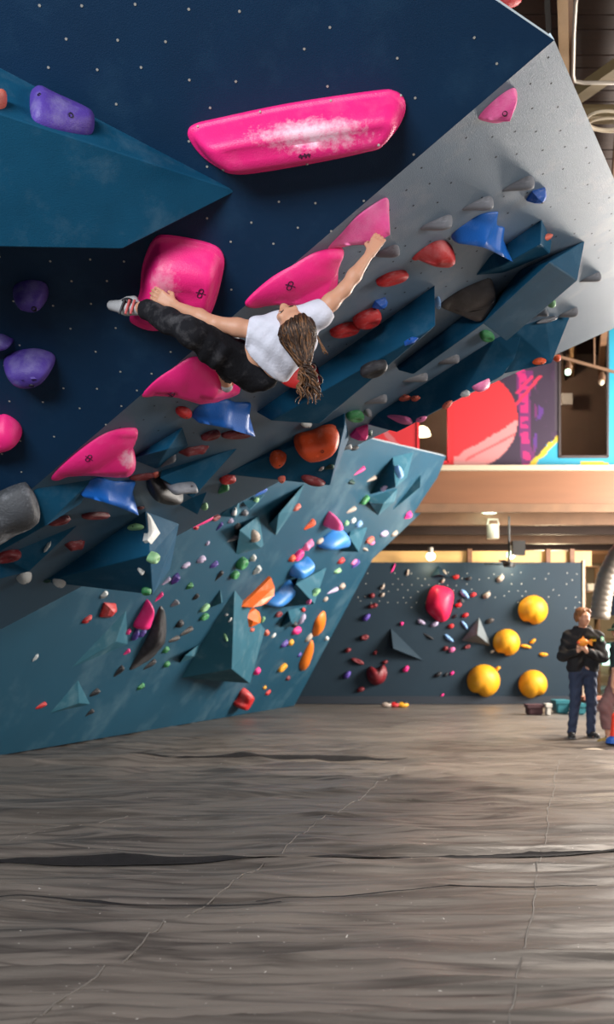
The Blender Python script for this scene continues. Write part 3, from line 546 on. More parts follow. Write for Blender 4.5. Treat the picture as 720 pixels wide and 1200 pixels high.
HOLDS = {'G': '''592 228 628 212 15 wedge slate|545 250 580 236 15 wedge slate|494 273 531 259 15 wedge slate|440 305 470 292 14 wedge slate|682 333 706 323 10 wedge slate
656 374 678 365 10 wedge slate|631 373 643 366 8 wedge slate|631 379 655 371 9 wedge slate|514 430 540 419 10 wedge slate|474 450 503 441 10 wedge slate|429 476 455 466 10 wedge slate|426 481 438 488 8 dome slate|391 341 398 330 8 dome slate
443 331 478 322 13 jug red|389 390 421 384 14 jug red|416 379 447 369 19 jug red|467 467 481 465 9 dome coral|481 467 492 466 8 dome coral|204 480 228 489 12 dome red|237 513 258 508 10 jug maroon|261 510 294 509 9 jug maroon|211 532 246 526 11 duo maroon
259 563 276 561 10 jug red|316 540 336 540 19 ball orange|326 564 335 561 8 dome coral|153 561 182 557 7 jug maroon|97 605 128 604 8 jug maroon|57 614 83 607 9 jug maroon|76 642 101 638 12 duo maroon|-8 654 24 649 16 jug maroon|160 596 170 595 4 dome maroon
22 678 36 678 14 ball white|51 649 60 635 6 chip white|63 681 76 687 10 dome white|160 665 170 675 7 chip white|353 497 367 499 7 dome white|402 528 413 523 7 wedge white|540 465 552 460 9 chip white
148 618 167 617 10 dome lime|166 693 177 693 9 jug green|50 682 60 681 4 dome darkgreen|171 656 189 652 13 jug lime|257 584 269 566 11 wedge green|238 600 243 589 7 dome lime|406 486 428 490 12 jug green|560 391 582 397 11 jug green|644 358 652 356 8 ball lime|429 509 437 507 7 dome darkgreen|381 551 392 546 7 wedge darkgreen
438 359 456 356 13 gem blue|472 403 490 395 8 gem blue|620 233 643 231 17 gem blue|513 345 515 367 8 dome lightblue|424 440 454 426 15 jug black|413 511 434 508 19 gem pink|453 487 483 494 14 wedge rose|487 494 500 488 7 dome rose|353 560 381 569 11 dome maroon|412 528 421 522 8 chip black
625 425 641 423 9 dome orange|650 421 658 420 7 dome orange|554 458 576 448 12 dome rose|518 478 530 470 8 dome coral|636 284 651 271 9 wedge coral|190 551 206 534 9 wedge slate|178 558 187 556 7 dome coral|272 404 281 397 7 dome white''',
'F': '''227 621 252 602 10 wedge pink|227 620 234 617 5 dome red|246 610 260 604 6 jug maroon|253 624 263 610 5 chip purple|267 613 275 609 7 chip lilac|273 604 277 594 8 dome white|283 604 292 599 7 dome slate|276 622 282 613 8 dome brown|267 637 281 627 7 wedge slate|294 620 306 637 12 dome tan
212 666 225 660 6 dome lilac|231 659 243 653 8 dome lilac|246 667 257 658 8 chip purple|202 688 211 671 11 chip purple|190 688 201 676 6 wedge lilac|253 683 262 668 7 wedge black|201 714 210 703 8 wedge slate|226 705 234 695 7 chip black|207 735 216 728 9 dome black|196 755 213 745 7 wedge brown|210 748 228 734 8 wedge brown
277 664 291 657 13 jug green|270 677 281 671 9 jug green|295 659 300 650 8 dome white|297 676 307 662 10 chip white|219 690 228 684 8 gem green|235 717 246 708 7 jug lime|234 726 246 720 7 jug green|263 721 268 720 4 ball white|267 730 272 723 5 chip white|291 740 301 736 6 dome coral|309 744 317 740 7 dome coral|262 741 267 753 6 wedge lime
321 722 333 718 6 jug maroon|353 717 359 713 5 dome red|350 733 359 719 7 dome lilac|340 742 357 737 9 dome pink|342 735 350 730 7 dome black|329 760 339 750 7 dome purple|338 757 345 750 7 ball yellow|326 787 337 778 7 jug yellow|298 790 306 784 8 ball pink|335 797 341 793 5 dome maroon|308 808 313 804 4 dome yellow|311 815 318 809 5 dome red|358 753 367 743 7 dome tan
415 559 430 546 6 wedge pink|407 566 418 565 9 chip darkgreen|429 567 444 557 6 wedge tan|405 604 420 593 7 wedge tan|423 591 433 581 8 jug green|465 545 471 561 9 jug lightblue|445 574 454 570 6 dome lilac|473 608 486 601 9 gem pink|357 623 370 610 10 wedge orange|343 599 354 591 7 dome coral|410 613 419 608 6 dome white|403 616 410 611 6 dome lime|417 618 426 611 7 dome lightblue|370 638 381 631 6 dome tan
355 646 369 633 10 duo rose|344 657 356 645 10 jug pink|339 659 347 651 8 ball orange|395 661 406 654 7 dome red|390 673 403 666 6 duo lime|427 637 441 629 7 jug coral|433 639 441 634 5 dome rose|442 630 460 622 7 dome lilac|458 629 468 622 6 dome tan|422 641 436 647 5 duo tan|412 668 423 655 7 chip purple|411 663 420 655 5 dome rose|381 699 401 687 6 wedge lilac|397 691 406 684 7 dome tan|365 700 377 687 10 duo lime|358 709 366 703 6 dome rose
96 731 109 722 7 dome red|182 707 192 694 6 wedge pink|156 753 163 736 8 dome purple|163 749 172 736 7 dome purple|148 745 154 737 6 dome pink|145 769 153 761 6 wedge pink|168 787 184 773 8 wedge black|134 796 146 780 9 wedge black|105 819 118 807 9 wedge black|101 841 111 831 7 wedge black|191 765 199 759 7 dome green|192 782 200 776 7 dome green|161 809 171 801 7 gem green|41 833 56 823 7 wedge red|38 777 46 766 5 chip white|118 702 128 693 8 gem white
373 553 381 547 5 chip white|297 588 305 582 7 dome lime|300 583 314 571 8 wedge blue|241 640 246 634 4 dome lilac|318 748 324 742 4 dome white|349 770 354 765 4 dome purple|379 705 385 700 5 dome tan|306 731 311 722 5 dome lime''',
'B': '''458 672 464 660 4 wedge pink|477 676 479 666 4 dome tan|519 667 524 674 4 dome tan|531 678 539 674 7 dome red|432 700 440 696 8 dome maroon|431 712 444 708 8 duo maroon|422 749 433 745 8 jug maroon|404 764 412 760 7 dome maroon|411 772 428 778 7 jug maroon|437 767 443 763 6 dome maroon|448 778 455 774 6 dome maroon|418 810 428 806 8 dome maroon|534 711 542 707 7 dome red|551 699 559 695 7 dome red|542 723 550 719 7 dome red|525 736 533 732 7 dome red|519 762 526 758 7 dome maroon|526 764 534 759 8 ball rose|544 760 552 756 6 jug maroon
469 733 473 729 6 dome pink|472 787 480 781 8 dome pink|540 690 550 702 8 dome lightblue|489 726 499 732 7 dome lilac|505 735 515 728 7 dome lilac|541 727 549 738 5 dome lightblue|520 743 533 753 6 dome lightblue|546 680 554 676 6 dome black|566 700 576 695 9 dome tan|582 681 592 675 9 dome tan|570 730 580 725 8 dome brown|495 741 509 750 5 wedge black|537 705 544 702 5 dome black|530 725 537 720 6 chip black|509 793 519 788 7 dome black|520 793 526 788 5 dome black|527 791 533 787 5 dome pink|516 817 521 813 4 dome pink|424 727 435 720 9 dome purple|402 795 412 787 9 dome purple|446 692 451 684 5 dome tan|446 700 451 694 5 dome tan|381 750 386 747 5 dome white|517 683 522 678 5 dome tan
610 756 624 759 6 dome yellow|621 754 629 749 6 ball yellow|631 767 644 767 6 dome yellow|581 786 587 781 6 ball yellow|575 765 580 762 4 dome white'''}
for wk, txt in HOLDS.items():
    for it in txt.replace('\n', '|').split('|'):
        a = it.split(); x1, y1, x2, y2, w = map(float, a[:5]); hold(wk, x1, y1, x2, y2, w, a[5], a[6])
# ------------------------------------------------------------------ floor: padded matting under one wrinkled vinyl cover
def vnoise(x, y, seed):
    rs = np.random.RandomState(seed); T = rs.rand(256, 256); xi = np.floor(x).astype(int); yi = np.floor(y).astype(int); fx = x-xi; fy = y-yi
    fx = fx*fx*(3-2*fx); fy = fy*fy*(3-2*fy); g = lambda a, b: T[a % 256, b % 256]
    return (g(xi,yi)*(1-fx)+g(xi+1,yi)*fx)*(1-fy)+(g(xi,yi+1)*(1-fx)+g(xi+1,yi+1)*fx)*fy
def seg_dist(X, Y, a, b):
    d = b[:2]-a[:2]; L = np.linalg.norm(d); d = d/L; s = (X-a[0])*d[0]+(Y-a[1])*d[1]; return (X-a[0])*(-d[1])+(Y-a[1])*d[0], s/L
ys = np.concatenate([np.arange(-6, 2.6, .6), np.arange(2.6, 9, .022), np.arange(9, 14, .05), np.arange(14, 23, .15), np.arange(23, 36.1, 1.0)])
xs = np.concatenate([np.arange(-12, -6, .6), np.arange(-6, 6.5, .075), np.arange(6.5, 10.1, .5)])
GX, GY = np.meshgrid(xs, ys)
rx, ry = GX*.985-GY*.17, GX*.17+GY*.985
w = np.zeros_like(GX)
warp = vnoise(GX*.9, GY*.9, 2)*1.6
for k, (sx, sy, am) in enumerate([(.55,3.2,.020),(1.0,6.0,.012),(1.7,11,.006)]):
    q = vnoise(GX*sx+GY*.12*sx+9*k, (GY-GX*(.03+.10*np.clip((7-GY)/4,0,1)))*sy+warp*sy*.25, 11+k); w += am*(1-np.abs(2*q-1))**2
fade = 2.3*np.clip((GY-2.5)/.5, 0, 1)*np.clip((18-GY)/5, .25, 1)
Z = (w-.03)*fade
d1, _ = seg_dist(GX, GY, floor_at(0,1006), floor_at(720,992)); d1 = d1+.03*(vnoise(GX*2.2, GY*0, 77)-.5); Z += -.02*np.exp(-(d1/.06)**2)+.015*np.exp(-((d1-.11)/.05)**2)+.012*np.exp(-((d1+.1)/.05)**2)
d2, s2 = seg_dist(GX, GY, floor_at(-60,893), floor_at(480,884)); m2 = np.clip((1.02-s2)*8, 0, 1); Z += m2*(.06*np.exp(-(d2/.12)**2)-.03*np.exp(-((d2+.24)/.1)**2))
d3, _ = seg_dist(GX, GY, floor_at(0,1052), floor_at(720,1028)); Z += -.018*np.exp(-(d3/.03)**2)*(vnoise(GX*.7,GY*.7,5) > .4)
Z -= Z.max()*0
nr, nc = GX.shape; V = np.stack([GX, GY, Z], 2).reshape(-1, 3)
idx = np.arange(nr*nc).reshape(nr, nc); Fq = np.stack([idx[:-1,:-1], idx[:-1,1:], idx[1:,1:], idx[1:,:-1]], 2).reshape(-1, 4)
fm = bpy.data.materials.new('chalky_vinyl_matting'); fm.use_nodes = True; N, L = nt(fm); b = N['Principled BSDF']; b.inputs['Roughness'].default_value = .42
tc = N.new('ShaderNodeTexCoord')
def fnoise(scale, rot, sc, det=6, rough=.6):
    mp = N.new('ShaderNodeMapping'); mp.inputs['Scale'].default_value = scale; mp.inputs['Rotation'].default_value = (0,0,rot); L.new(tc.outputs['Object'], mp.inputs[0])
    n = N.new('ShaderNodeTexNoise'); n.inputs['Scale'].default_value = sc; n.inputs['Detail'].default_value = det; n.inputs['Roughness'].default_value = rough; n.inputs['Distortion'].default_value = .6; L.new(mp.outputs[0], n.inputs['Vector']); return n.outputs['Fac']
def framp(f, a, b_, ca=(0,0,0,1), cb=(1,1,1,1)):
    r = N.new('ShaderNodeValToRGB'); r.color_ramp.elements[0].position = a; r.color_ramp.elements[1].position = b_; r.color_ramp.elements[0].color = ca; r.color_ramp.elements[1].color = cb; L.new(f, r.inputs[0]); return r.outputs[0]
def fmix(f, a, b_, mode='MIX'):
    m = N.new('ShaderNodeMixRGB'); m.blend_type = mode
    for i, v in ((0,f),(1,a),(2,b_)):
        if isinstance(v, (int,float)): m.inputs[i].default_value = v
        elif isinstance(v, tuple): m.inputs[i].default_value = v
        else: L.new(v, m.inputs[i])
    return m.outputs[0]
def vein(f, a, b_):
    s_ = N.new('ShaderNodeMath'); s_.operation = 'SUBTRACT'; s_.inputs[1].default_value = .5; L.new(f, s_.inputs[0]); q_ = N.new('ShaderNodeMath'); q_.operation = 'ABSOLUTE'; L.new(s_.outputs[0], q_.inputs[0]); return framp(q_.outputs[0], a, b_)
streak = fmix(1.0, vein(fnoise((.30,3.4,1), .12, 1.0, 3, .5), .0, .055), vein(fnoise((.42,6.0,1), .05, 1.0, 3, .5), -.01, .045), 'MULTIPLY')
fine = framp(fnoise((1.2,16,1), .08, 1.2, 8, .7), .35, .68)
patch = framp(fnoise((.5,.7,1), 0, .8, 3), .32, .66)
c = fmix(streak, (.012,.011,.012,1), (.165,.145,.128,1))
c = fmix(.34, c, fmix(fine, (.02,.019,.019,1), (.21,.18,.155,1)))
c = fmix(fmix(.62, patch, (0,0,0,1)), c, (.20,.17,.14,1))
speck = framp(fnoise((30,30,30), 0, 1.6, 2, .5), .73, .78); c = fmix(speck, c, (.6,.57,.52,1))
L.new(c, b.inputs['Base Color'])
bp = N.new('ShaderNodeBump'); bp.inputs['Strength'].default_value = .5; bp.inputs['Distance'].default_value = .012; L.new(fnoise((1.5,14,1), .09, 1.4, 6, .6), bp.inputs['Height']); L.new(bp.outputs[0], b.inputs['Normal'])
floor = mk('floor', V, Fq, fm, smooth=True, origin=(0,0,0)); tag(floor, kind='structure')
bvf = BVHTree.FromPolygons([Vector(v) for v in V], [tuple(map(int, f)) for f in Fq])
def floor_z(x, y):
    h = bvf.ray_cast(Vector((x, y, 3)), Vector((0,0,-1))); return h[0].z if h[0] else 0
SEAM = mat('matting_seam_thread', (.15,.135,.12), .8, bump=.4, bscale=200)
def seam(p, q):
    p, q = floor_at(*p), floor_at(*q); n = int(np.linalg.norm(q-p)/.07); P = []
    for i in range(n+1):
        c = p+(q-p)*i/n; c[0] += .012*math.sin(i*.21)+.006*math.sin(i*.9); P.append((c[0], c[1], floor_z(c[0], c[1])+.001))
    V, Fc = tube_vf(P, .0042, 5); mk('seam', V, Fc, SEAM, floor)
def strip(p, q, w0, w1, seed):
    p, q = floor_at(*p), floor_at(*q); d = (q-p)[:2]; Ln = np.linalg.norm(d); d = d/Ln; nn = np.array([-d[1], d[0]]); n = int(Ln/.05); V = []; rs = np.random.RandomState(seed); off = np.convolve(rs.randn(n+21), np.ones(20)/20, 'same')[:n+1]; wv = np.convolve(rs.rand(n+13), np.ones(12)/12, 'same')[:n+1]
    for i in range(n+1):
        c = p[:2]+d*Ln*i/n+nn*off[i]*.04; w = (w0+(w1-w0)*wv[i])*min(1, i/14+.05, (n-i)/14+.05)
        for s in (-.5,-.2,.2,.5): e = c+nn*w*s; V.append((e[0], e[1], floor_z(e[0], e[1])+(.012 if abs(s) < .3 else .008)))
    mk('joint_and_shade_strip', V, [(4*i+j, 4*i+j+1, 4*i+5+j, 4*i+4+j) for i in range(n) for j in range(3)], mat('black_webbing_and_shade', (.018,.017,.018), .75, spec=.2, var=.4, scale=14, bump=.4), floor, smooth=True)
strip((-60,1007),(790,991),.07,.17,3); strip((150,889),(478,886),.03,.13,5); strip((-60,1046),(330,1049),.005,.03,8); strip((300,1046),(700,1030),.005,.03,9)  # first strip is the mat joint; second draws a fold's shadow band in black
seam((655,886),(595,1215)); seam((474,896),(-30,1228)); seam((150,950),(-30,985))

# ------------------------------------------------------------------ roof: plank deck, rafters, braces, conduit
ROOFZ = 8.0
wood_d = mat('dark_deck_plank', (.03,.013,.007), .7, var=.5, scale=3, bump=.3, bscale=40, stretch=(.6,6,6))
wood_m = mat('brown_timber', (.15,.075,.035), .65, var=.35, scale=4, bump=.3, bscale=30, stretch=(1,1,1))
wood_l = mat('tan_timber', (.28,.165,.07), .6, var=.25, scale=4, bump=.25, bscale=30)
metal_w = mat('pale_conduit', (.38,.33,.27), .5, .2, bump=0)
V, Fc = box_vf(-14, 12, -6, 34, ROOFZ+.03, ROOFZ+.13); ceiling = mk('ceiling', V, Fc, wood_d); tag(ceiling, kind='structure')
pl_me = None
for i in range(40):
    y = 7.5+i*.24; V, Fc = box_vf(-5, 11, y, y+.225, ROOFZ-.012-.006*((i*7)%3), ROOFZ+.04)
    p = mk('plank', V, Fc, wood_d, ceiling)
AX = np.array([.2725, 1, 0])/np.linalg.norm([.2725,1,0])
def rafter(u, v, z, w, t, m, y0, y1):
    D = (z-CAMH)/ray(u,v)[2]; p = px(u, v, D); a = p+AX*(y0-p[1])/AX[1]; b_ = p+AX*(y1-p[1])/AX[1]; V, Fc = beam_vf(a, b_, w, t); return mk('rafter', V, Fc, m, ceiling)
rafter(661,40, 7.62, .10, .30, wood_l, 7.5, 24); rafter(643,20, 7.5, .05, .22, mat('black_steel', (.006,.005,.005), .7, spec=.1), 7.5, 24)
rafter(668,40, 7.8, .08, .30, wood_m, 7.5, 24); rafter(735,60, 7.62, .12, .3, wood_m, 7.5, 24); rafter(560,60, 7.62, .12, .3, wood_m, 7.5, 24)
def P_at(u, v, z): return px(u, v, (z-CAMH)/ray(u,v)[2])
V, Fc = beam_vf(P_at(668,118,7.45), P_at(745,64,7.45), .16, .12); mk('brace', V, Fc, mat('olive_timber', (.17,.125,.06), .6), ceiling)
V, Fc = beam_vf(P_at(640,134,7.4), P_at(790,134,7.4), .17, .14); mk('tie_beam', V, Fc, mat('olive_timber', (.17,.125,.06), .6), ceiling)
V, Fc = tube_vf([P_at(678,-20,7.3), P_at(675,5,7.3), P_at(673,40,7.3), P_at(672,88,7.3), P_at(674,95,7.3), P_at(684,97,7.3), P_at(760,97,7.3)], .02, 8)
o = mk('conduit_pipe', V, Fc, metal_w, smooth=True); tag(o, 'pale conduit pipe bending along the dark plank roof', 'pipe')
for q, (cu, cv, a, b_) in enumerate([(712,141,24,11),(716,146,26,8)]):
    P = [P_at(cu+a*math.cos(t), cv+b_*math.sin(t), 7.28+.01*q) for t in np.linspace(.2, 6.0, 26)]
    V, Fc = tube_vf(P, .016, 6); o = mk('cable_loop', V, Fc, mat('cream_cable', (.6,.5,.36), .5, bump=0), smooth=True); tag(o, ['upper cream cable coiled over the olive tie beam','lower cream cable coiled under the olive tie beam'][q], 'cable')
V, Fc = blobv = sphere_vf(P_at(592,-1,7.2), (.16,.1,.07)); o = mk('roof_lamp_cover', V, Fc, hmat('red'), smooth=True); tag(o, 'red rounded fitting under the roof above the navy wall', 'fitting')

# ------------------------------------------------------------------ gallery with mural, and the space below it
GD = 20.4
def gx(u, D=GD): return (u-360)/FPX*D
def gz(v, D=GD): return CAMH+(HOR-v)/FPX*D
fasc = mat('orange_timber_fascia', (.17,.068,.028), .5, var=.22, scale=2, stretch=(.3,1,3), bump=.15, bscale=20)
V, Fc = box_vf(gx(330), 10, GD, GD+.12, gz(590), gz(552)); o = mk('trim_2', V, Fc, fasc); tag(o, kind='structure')
V, Fc = box_vf(gx(330), 10, GD-.10, GD+.12, gz(552), gz(546)); o = mk('trim_3', V, Fc, mat('cream_trim', (.46,.38,.27), .5)); tag(o, kind='structure')
V, Fc = box_vf(gx(330), 10, GD+.02, GD+.14, gz(600), gz(590)); o = mk('trim_4', V, Fc, wood_m); tag(o, kind='structure')
V, Fc = box_vf(-4, 10, GD+.1, 33, gz(590), gz(590)+.2); soffit = mk('ceiling_gallery', V, Fc, wood_m); tag(soffit, kind='structure')
for i, (y, zt, zb, m) in enumerate([(21.3,4.15,3.86,wood_m),(22.6,4.15,3.80,wood_d),(23.6,4.15,3.70,wood_m),(24.8,4.15,3.66,wood_d),(26.2,4.15,3.70,wood_m),(28.0,4.15,3.6,wood_m)]):
    V, Fc = box_vf(-3.5, 9.5, y, y+.16, zb, zt); mk('joist', V, Fc, m, soffit)
V, Fc = box_vf(-3, bx1+.3, BACKD+.35, BACKD+.5, btop-.05, btop+.28); o = mk('trim_5', V, Fc, mat('golden_timber', (.62,.36,.13), .5, var=.3, scale=3, stretch=(.3,1,2))); tag(o, kind='structure')
for u in (548, 640, 668):
    V, Fc = box_vf(gx(u,22.1), gx(u,22.1)+.10, BACKD+.25, BACKD+.4, btop-.05, btop+.32); mk('bracket', V, Fc, fasc, o)
for u, y in ((505,22.2),(514,22.2)):
    P = [px(u-i*3, 612-math.sin(i*1.2)*4+i*2, 22.4) for i in range(5)]
V, Fc = box_vf(gx(330), 10, 33, 33.1, 0, 4.3); o = mk('wall_far', V, Fc, mat('cream_plaster', (.62,.50,.34), .7, var=.12, scale=1)); tag(o, kind='structure')
# mural wall: painted shapes as vertex paint on a fine grid
MD = GD+.16
us = np.arange(380, 861, 1.5); vs = np.arange(366, 549, 1.5)
U, Vv = np.meshgrid(us, vs)
n1 = vnoise(U*.10, Vv*.10, 31); n2 = vnoise(U*.25+40, Vv*.06, 32); n3 = vnoise(U*.05, Vv*.22, 33)
colr = np.zeros(U.shape+(3,)); colr[:] = (.035,.014,.045)
def put(mask, c): colr[mask] = c
put(n1 > .72, (.05,.018,.06))
ang = (U-617-(Vv-490)*.06-6*(n2-.5)); put((np.abs(ang) < 9*(.4+n2)) & (Vv > 434), (.16,.012,.13)); put((np.abs(ang+2) < 5) & (n3 > .42) & (Vv > 432), (.62,.01,.17))
put((np.abs(ang-12+(Vv-500)*.25) < 3) & (n2 > .5) & (Vv > 470), (.10,.02,.22)); put((np.abs((U-612)+(Vv-466)*.85) < 2.2) & (Vv > 440) & (Vv < 486), (.8,.02,.08)); put((np.abs((U-614)+(Vv-452)*.9) < 2) & (Vv > 440) & (Vv < 462), (.8,.015,.12))
rc = np.hypot(U-549, Vv-491); put((rc < 58) & (U > 530), (.83,.022,.035))
bandv = 536-(U-534)*.60; put((rc < 58) & (U > 530) & (Vv > bandv+5*(n2-.5)) , (.84,.30,.30)); put((rc < 58) & (np.abs(Vv-(542-(U-540)*.52)) < 1.6) & (U > 545), (.78,.12,.13))
put((Vv > 541) & (U > 505) & (U < 570), (.84,.36,.34))
put((U < 533) & (U > 526), (.80,.02,.03)); put((U < 526), (.80,.02,.03)); put((U < 470) & (np.abs((U-450)-(Vv-505)*.9) < 4), (.72,.16,.18))
put((Vv > 548-(U-618)*1.05+6*(n1-.5)) & (U > 618), (.02,.40,.60)); put((np.abs(Vv-(546-(U-622)*1.0)) < 5*(.3+n2)) & (U > 616), (.80,.58,.03)); put((Vv > 541) & (U > 680) & (n3 > .3), (.80,.58,.03))
put((U > 713) & (U < 725), (.02,.42,.62)); put((U > 651) & (U < 655) & (Vv < 505), (.06,.04,.06)); put((U > 725), (.10,.09,.2)); put((Vv > 536) & (Vv < 541) & (U > 655), (.02,.40,.60))
P3 = np.stack([gx(U, MD), np.full(U.shape, MD), gz(Vv, MD)], 2).reshape(-1, 3); nr, nc = U.shape; idx = np.arange(nr*nc).reshape(nr, nc)
cu_, cv_ = (U[:-1,:-1]+.75), (Vv[:-1,:-1]+.75); solid = ~(((cu_ > 656) & (cu_ < 713) & (cv_ < 536)) | ((cu_ > 490) & (cu_ < 526) & (cv_ < 542)))
Fq = np.stack([idx[:-1,:-1], idx[1:,:-1], idx[1:,1:], idx[:-1,1:]], 2)[solid].reshape(-1, 4)
mm = bpy.data.materials.new('mural_paint'); mm.use_nodes = True; N, L = nt(mm); a = N.new('ShaderNodeAttribute'); a.attribute_name = 'paint'; L.new(a.outputs['Color'], N['Principled BSDF'].inputs['Base Color']); N['Principled BSDF'].inputs['Roughness'].default_value = .6
mural = mk('wall_mural', P3, Fq, mm, origin=P3[0]); tag(mural, kind='structure')
ca = mural.data.color_attributes.new('paint', 'FLOAT_COLOR', 'POINT'); ca.data.foreach_set('color', np.concatenate([colr.reshape(-1,3)*.6, np.ones((nr*nc,1))], 1).ravel())
# gallery interior behind the openings
V, Fc = box_vf(gx(380), gx(860), MD+2.4, MD+2.5, gz(552), ROOFZ); o = mk('wall_gallery_inner', V, Fc, mat('umber_plaster', (.16,.11,.08), .7, var=.25, scale=1.2)); tag(o, kind='structure')
glass = bpy.data.materials.new('window_glass'); glass.use_nodes = True; gb = glass.node_tree.nodes['Principled BSDF']; gb.inputs['Transmission Weight'].default_value = 1; gb.inputs['Roughness'].default_value = .03; gb.inputs['Base Color'].default_value = (.75,.72,.68,1); gb.inputs['IOR'].default_value = 1.1
def window(name, u0, u1, v0, v1, fr):
    t = .05; D = MD
    V, Fc = box_vf(gx(u0,D), gx(u1,D), D+.03, D+.045, gz(v1,D), gz(v0,D)); w = mk(name, V, Fc, glass); tag(w, kind='structure')
    for (a0,a1,b0,b1) in ((u0-1,u0+1.5,v0,v1),(u1-1.5,u1+1,v0,v1),(u0,u1,v1-2,v1+1)):
        V, Fc = box_vf(gx(a0,D), gx(a1,D), D-.02, D+.08, gz(b1,D), gz(b0,D)); mk('window_frame', V, Fc, fr, w)
window('window_1', 656, 713, 368, 536, mat('dark_frame', (.04,.03,.03), .5)); window('window_2', 490, 526, 420, 542, mat('red_frame', (.7,.02,.03), .5))
EW = mat('lamp_warm_glow', (1,.85,.6), .4, bump=0, emit=(1,.86,.58,6.0)); EG = mat('lamp_cool_glow', (.8,1,.85), .4, bump=0, emit=(.62,1,.72,5.0))
def bulb(name, p, power, col, r=.08):
    l = bpy.data.lights.new(name, 'POINT'); l.energy = power; l.color = col; l.shadow_soft_size = r; o = bpy.data.objects.new(name, l); COL.objects.link(o); o.location = Vector([float(x) for x in p]); return o
# pendant behind the left opening
p = px(495, 506, MD+1.2); t = empty('pendant_lamp', p); tag(t, 'glowing dome pendant lamp behind the red framed opening', 'lamp')
V = []; K = 16
for r, z in [(.19,-.09),(.17,.0),(.13,.07),(.05,.12)]:
    for k in range(K): V.append(p+np.array([r*math.cos(k*2*math.pi/K), r*math.sin(k*2*math.pi/K), z]))
Fc = [(q*K+k, q*K+(k+1)%K, (q+1)*K+(k+1)%K, (q+1)*K+k) for q in range(3) for k in range(K)]+[tuple(range(K))[::-1], tuple(range(3*K,4*K))]
mk('lamp_shade', V, Fc, EW, t); V, Fc = tube_vf([p+(0,0,.1), p+(0,0,2.2)], .012, 6); mk('lamp_cord', V, Fc, DARK, t)
# track rail with two spot heads in front of the gallery window
rd = GD-.5
t = empty('track_light', px(690,428,rd)); tag(t, 'black track rail with small spot heads before the gallery window', 'lamp')
rail = mat('bronze_rail', (.22,.13,.08), .45, .4, bump=0)
V, Fc = beam_vf(px(648,416,rd), px(760,447,rd), .05, .05); mk('rail', V, Fc, rail, t)
V, Fc = beam_vf(px(697,430,rd), px(697,360,rd), .03, .03, (0,1,0)); mk('drop_rod', V, Fc, rail, t)
for u, v, m in ((667,432,EG),(706,444,mat('spot_head_cream', (.6,.5,.35), .5, bump=0))):
    V, Fc = tube_vf([px(u,v-8,rd), px(u,v-3,rd), px(u-1,v+3,rd-.08)], [.03,.07,.07], 10); h = mk('spot_head', V, Fc, rail, t); V, Fc = sphere_vf(px(u-1,v+4,rd-.1), .06, 10, 6); mk('spot_lens', V, Fc, m, h)
V, Fc = box_vf(gx(658,MD+2), gx(670,MD+2), MD+1.9, MD+2, gz(475,MD+2), gz(462,MD+2)); o = mk('wall_notice', V, Fc, mat('pale_paper', (.6,.6,.58), .7, bump=0)); tag(o, 'pale notice seen through the gallery window', 'notice')
# under the gallery: oval lamp, projector, fan, spots
def disc_lamp(u, v, D, rx, rz, label, power, col, m):
    p = px(u, v, D); t = empty('ceiling_lamp', p); tag(t, label, 'lamp'); V, Fc = sphere_vf(p, (rx, rx, rz), 16, 8); mk('lamp_lens', V, Fc, m, t, smooth=True)
    V, Fc = tube_vf([p+(0,0,rz*.5), p+(0,0,rz+.1)], rx*.6, 12); mk('lamp_body', V, Fc, metal_w, t); bulb('ceiling_lamp_light', p-np.array([0,.05,rz+.12]), power, col); return t
disc_lamp(574,599,20.9,.22,.05,'glowing oval ceiling lamp under the gallery edge',10,(.9,1,.85),EG)
disc_lamp(505,652,21.55,.10,.09,'glowing spot lamp above the red pillow hold',14,(1,.8,.5),EG); disc_lamp(599,650,21.45,.09,.09,'glowing spot lamp beside the ceiling fan',34,(1,.86,.6),EG)
p = px(578,622,21.2); t = empty('hanging_projector', p); tag(t, 'grey cylinder projector hung under the gallery', 'projector')
V, Fc = tube_vf([p+(0,0,-.17), p+(0,0,.13)], .13, 14); mk('housing', V, Fc, metal_w, t, smooth=False); V, Fc = tube_vf([p+(-.12,0,.12), p+(-.1,0,.24), p+(.1,0,.24), p+(.12,0,.12)], .025, 6); mk('yoke', V, Fc, metal_w, t)
p = px(597,661,20.9); t = empty('ceiling_fan', p); tag(t, 'black ceiling fan hanging before the back wall', 'fan'); FB = mat('black_fan_metal', (.015,.014,.012), .45, bump=0)
V, Fc = tube_vf([p+(0,0,-.06), p+(0,0,.02), p+(0,0,.05), p+(0,0,1.0)], [.12,.13,.03,.02], 12); mk('motor', V, Fc, FB, t)
V, Fc = box_vf(p[0]+.06, p[0]+.32, p[1]-.1, p[1]+.1, p[2]+.18, p[2]+.48); mk('control_box', V, Fc, FB, t)
for k in range(3):
    a = .12+k*2.094; d = np.array([math.cos(a), math.sin(a)*.9, 0]); V, Fc = beam_vf(p+d*.1, p+d*.66+np.array([0,0,.03]), .14, .014); mk('blade', V, Fc, FB, t)
# silver duct
P = [px(u, v, 17.5) for u, v in ((775,610),(745,628),(725,650),(712,675),(706,700),(703,725))]; P = np.array(P); tt = np.linspace(0, len(P)-1, 60)
PP = np.stack([np.interp(tt, range(len(P)), P[:,i]) for i in range(3)], 1)
V, Fc = tube_vf(PP, .17+.012*(np.arange(60) % 3 == 0), 18); o = mk('air_duct', V, Fc, mat('silver_duct', (.26,.22,.18), .5, .5, var=.25, scale=8), smooth=True); tag(o, 'silver ribbed air duct bending down beside the back wall', 'duct')
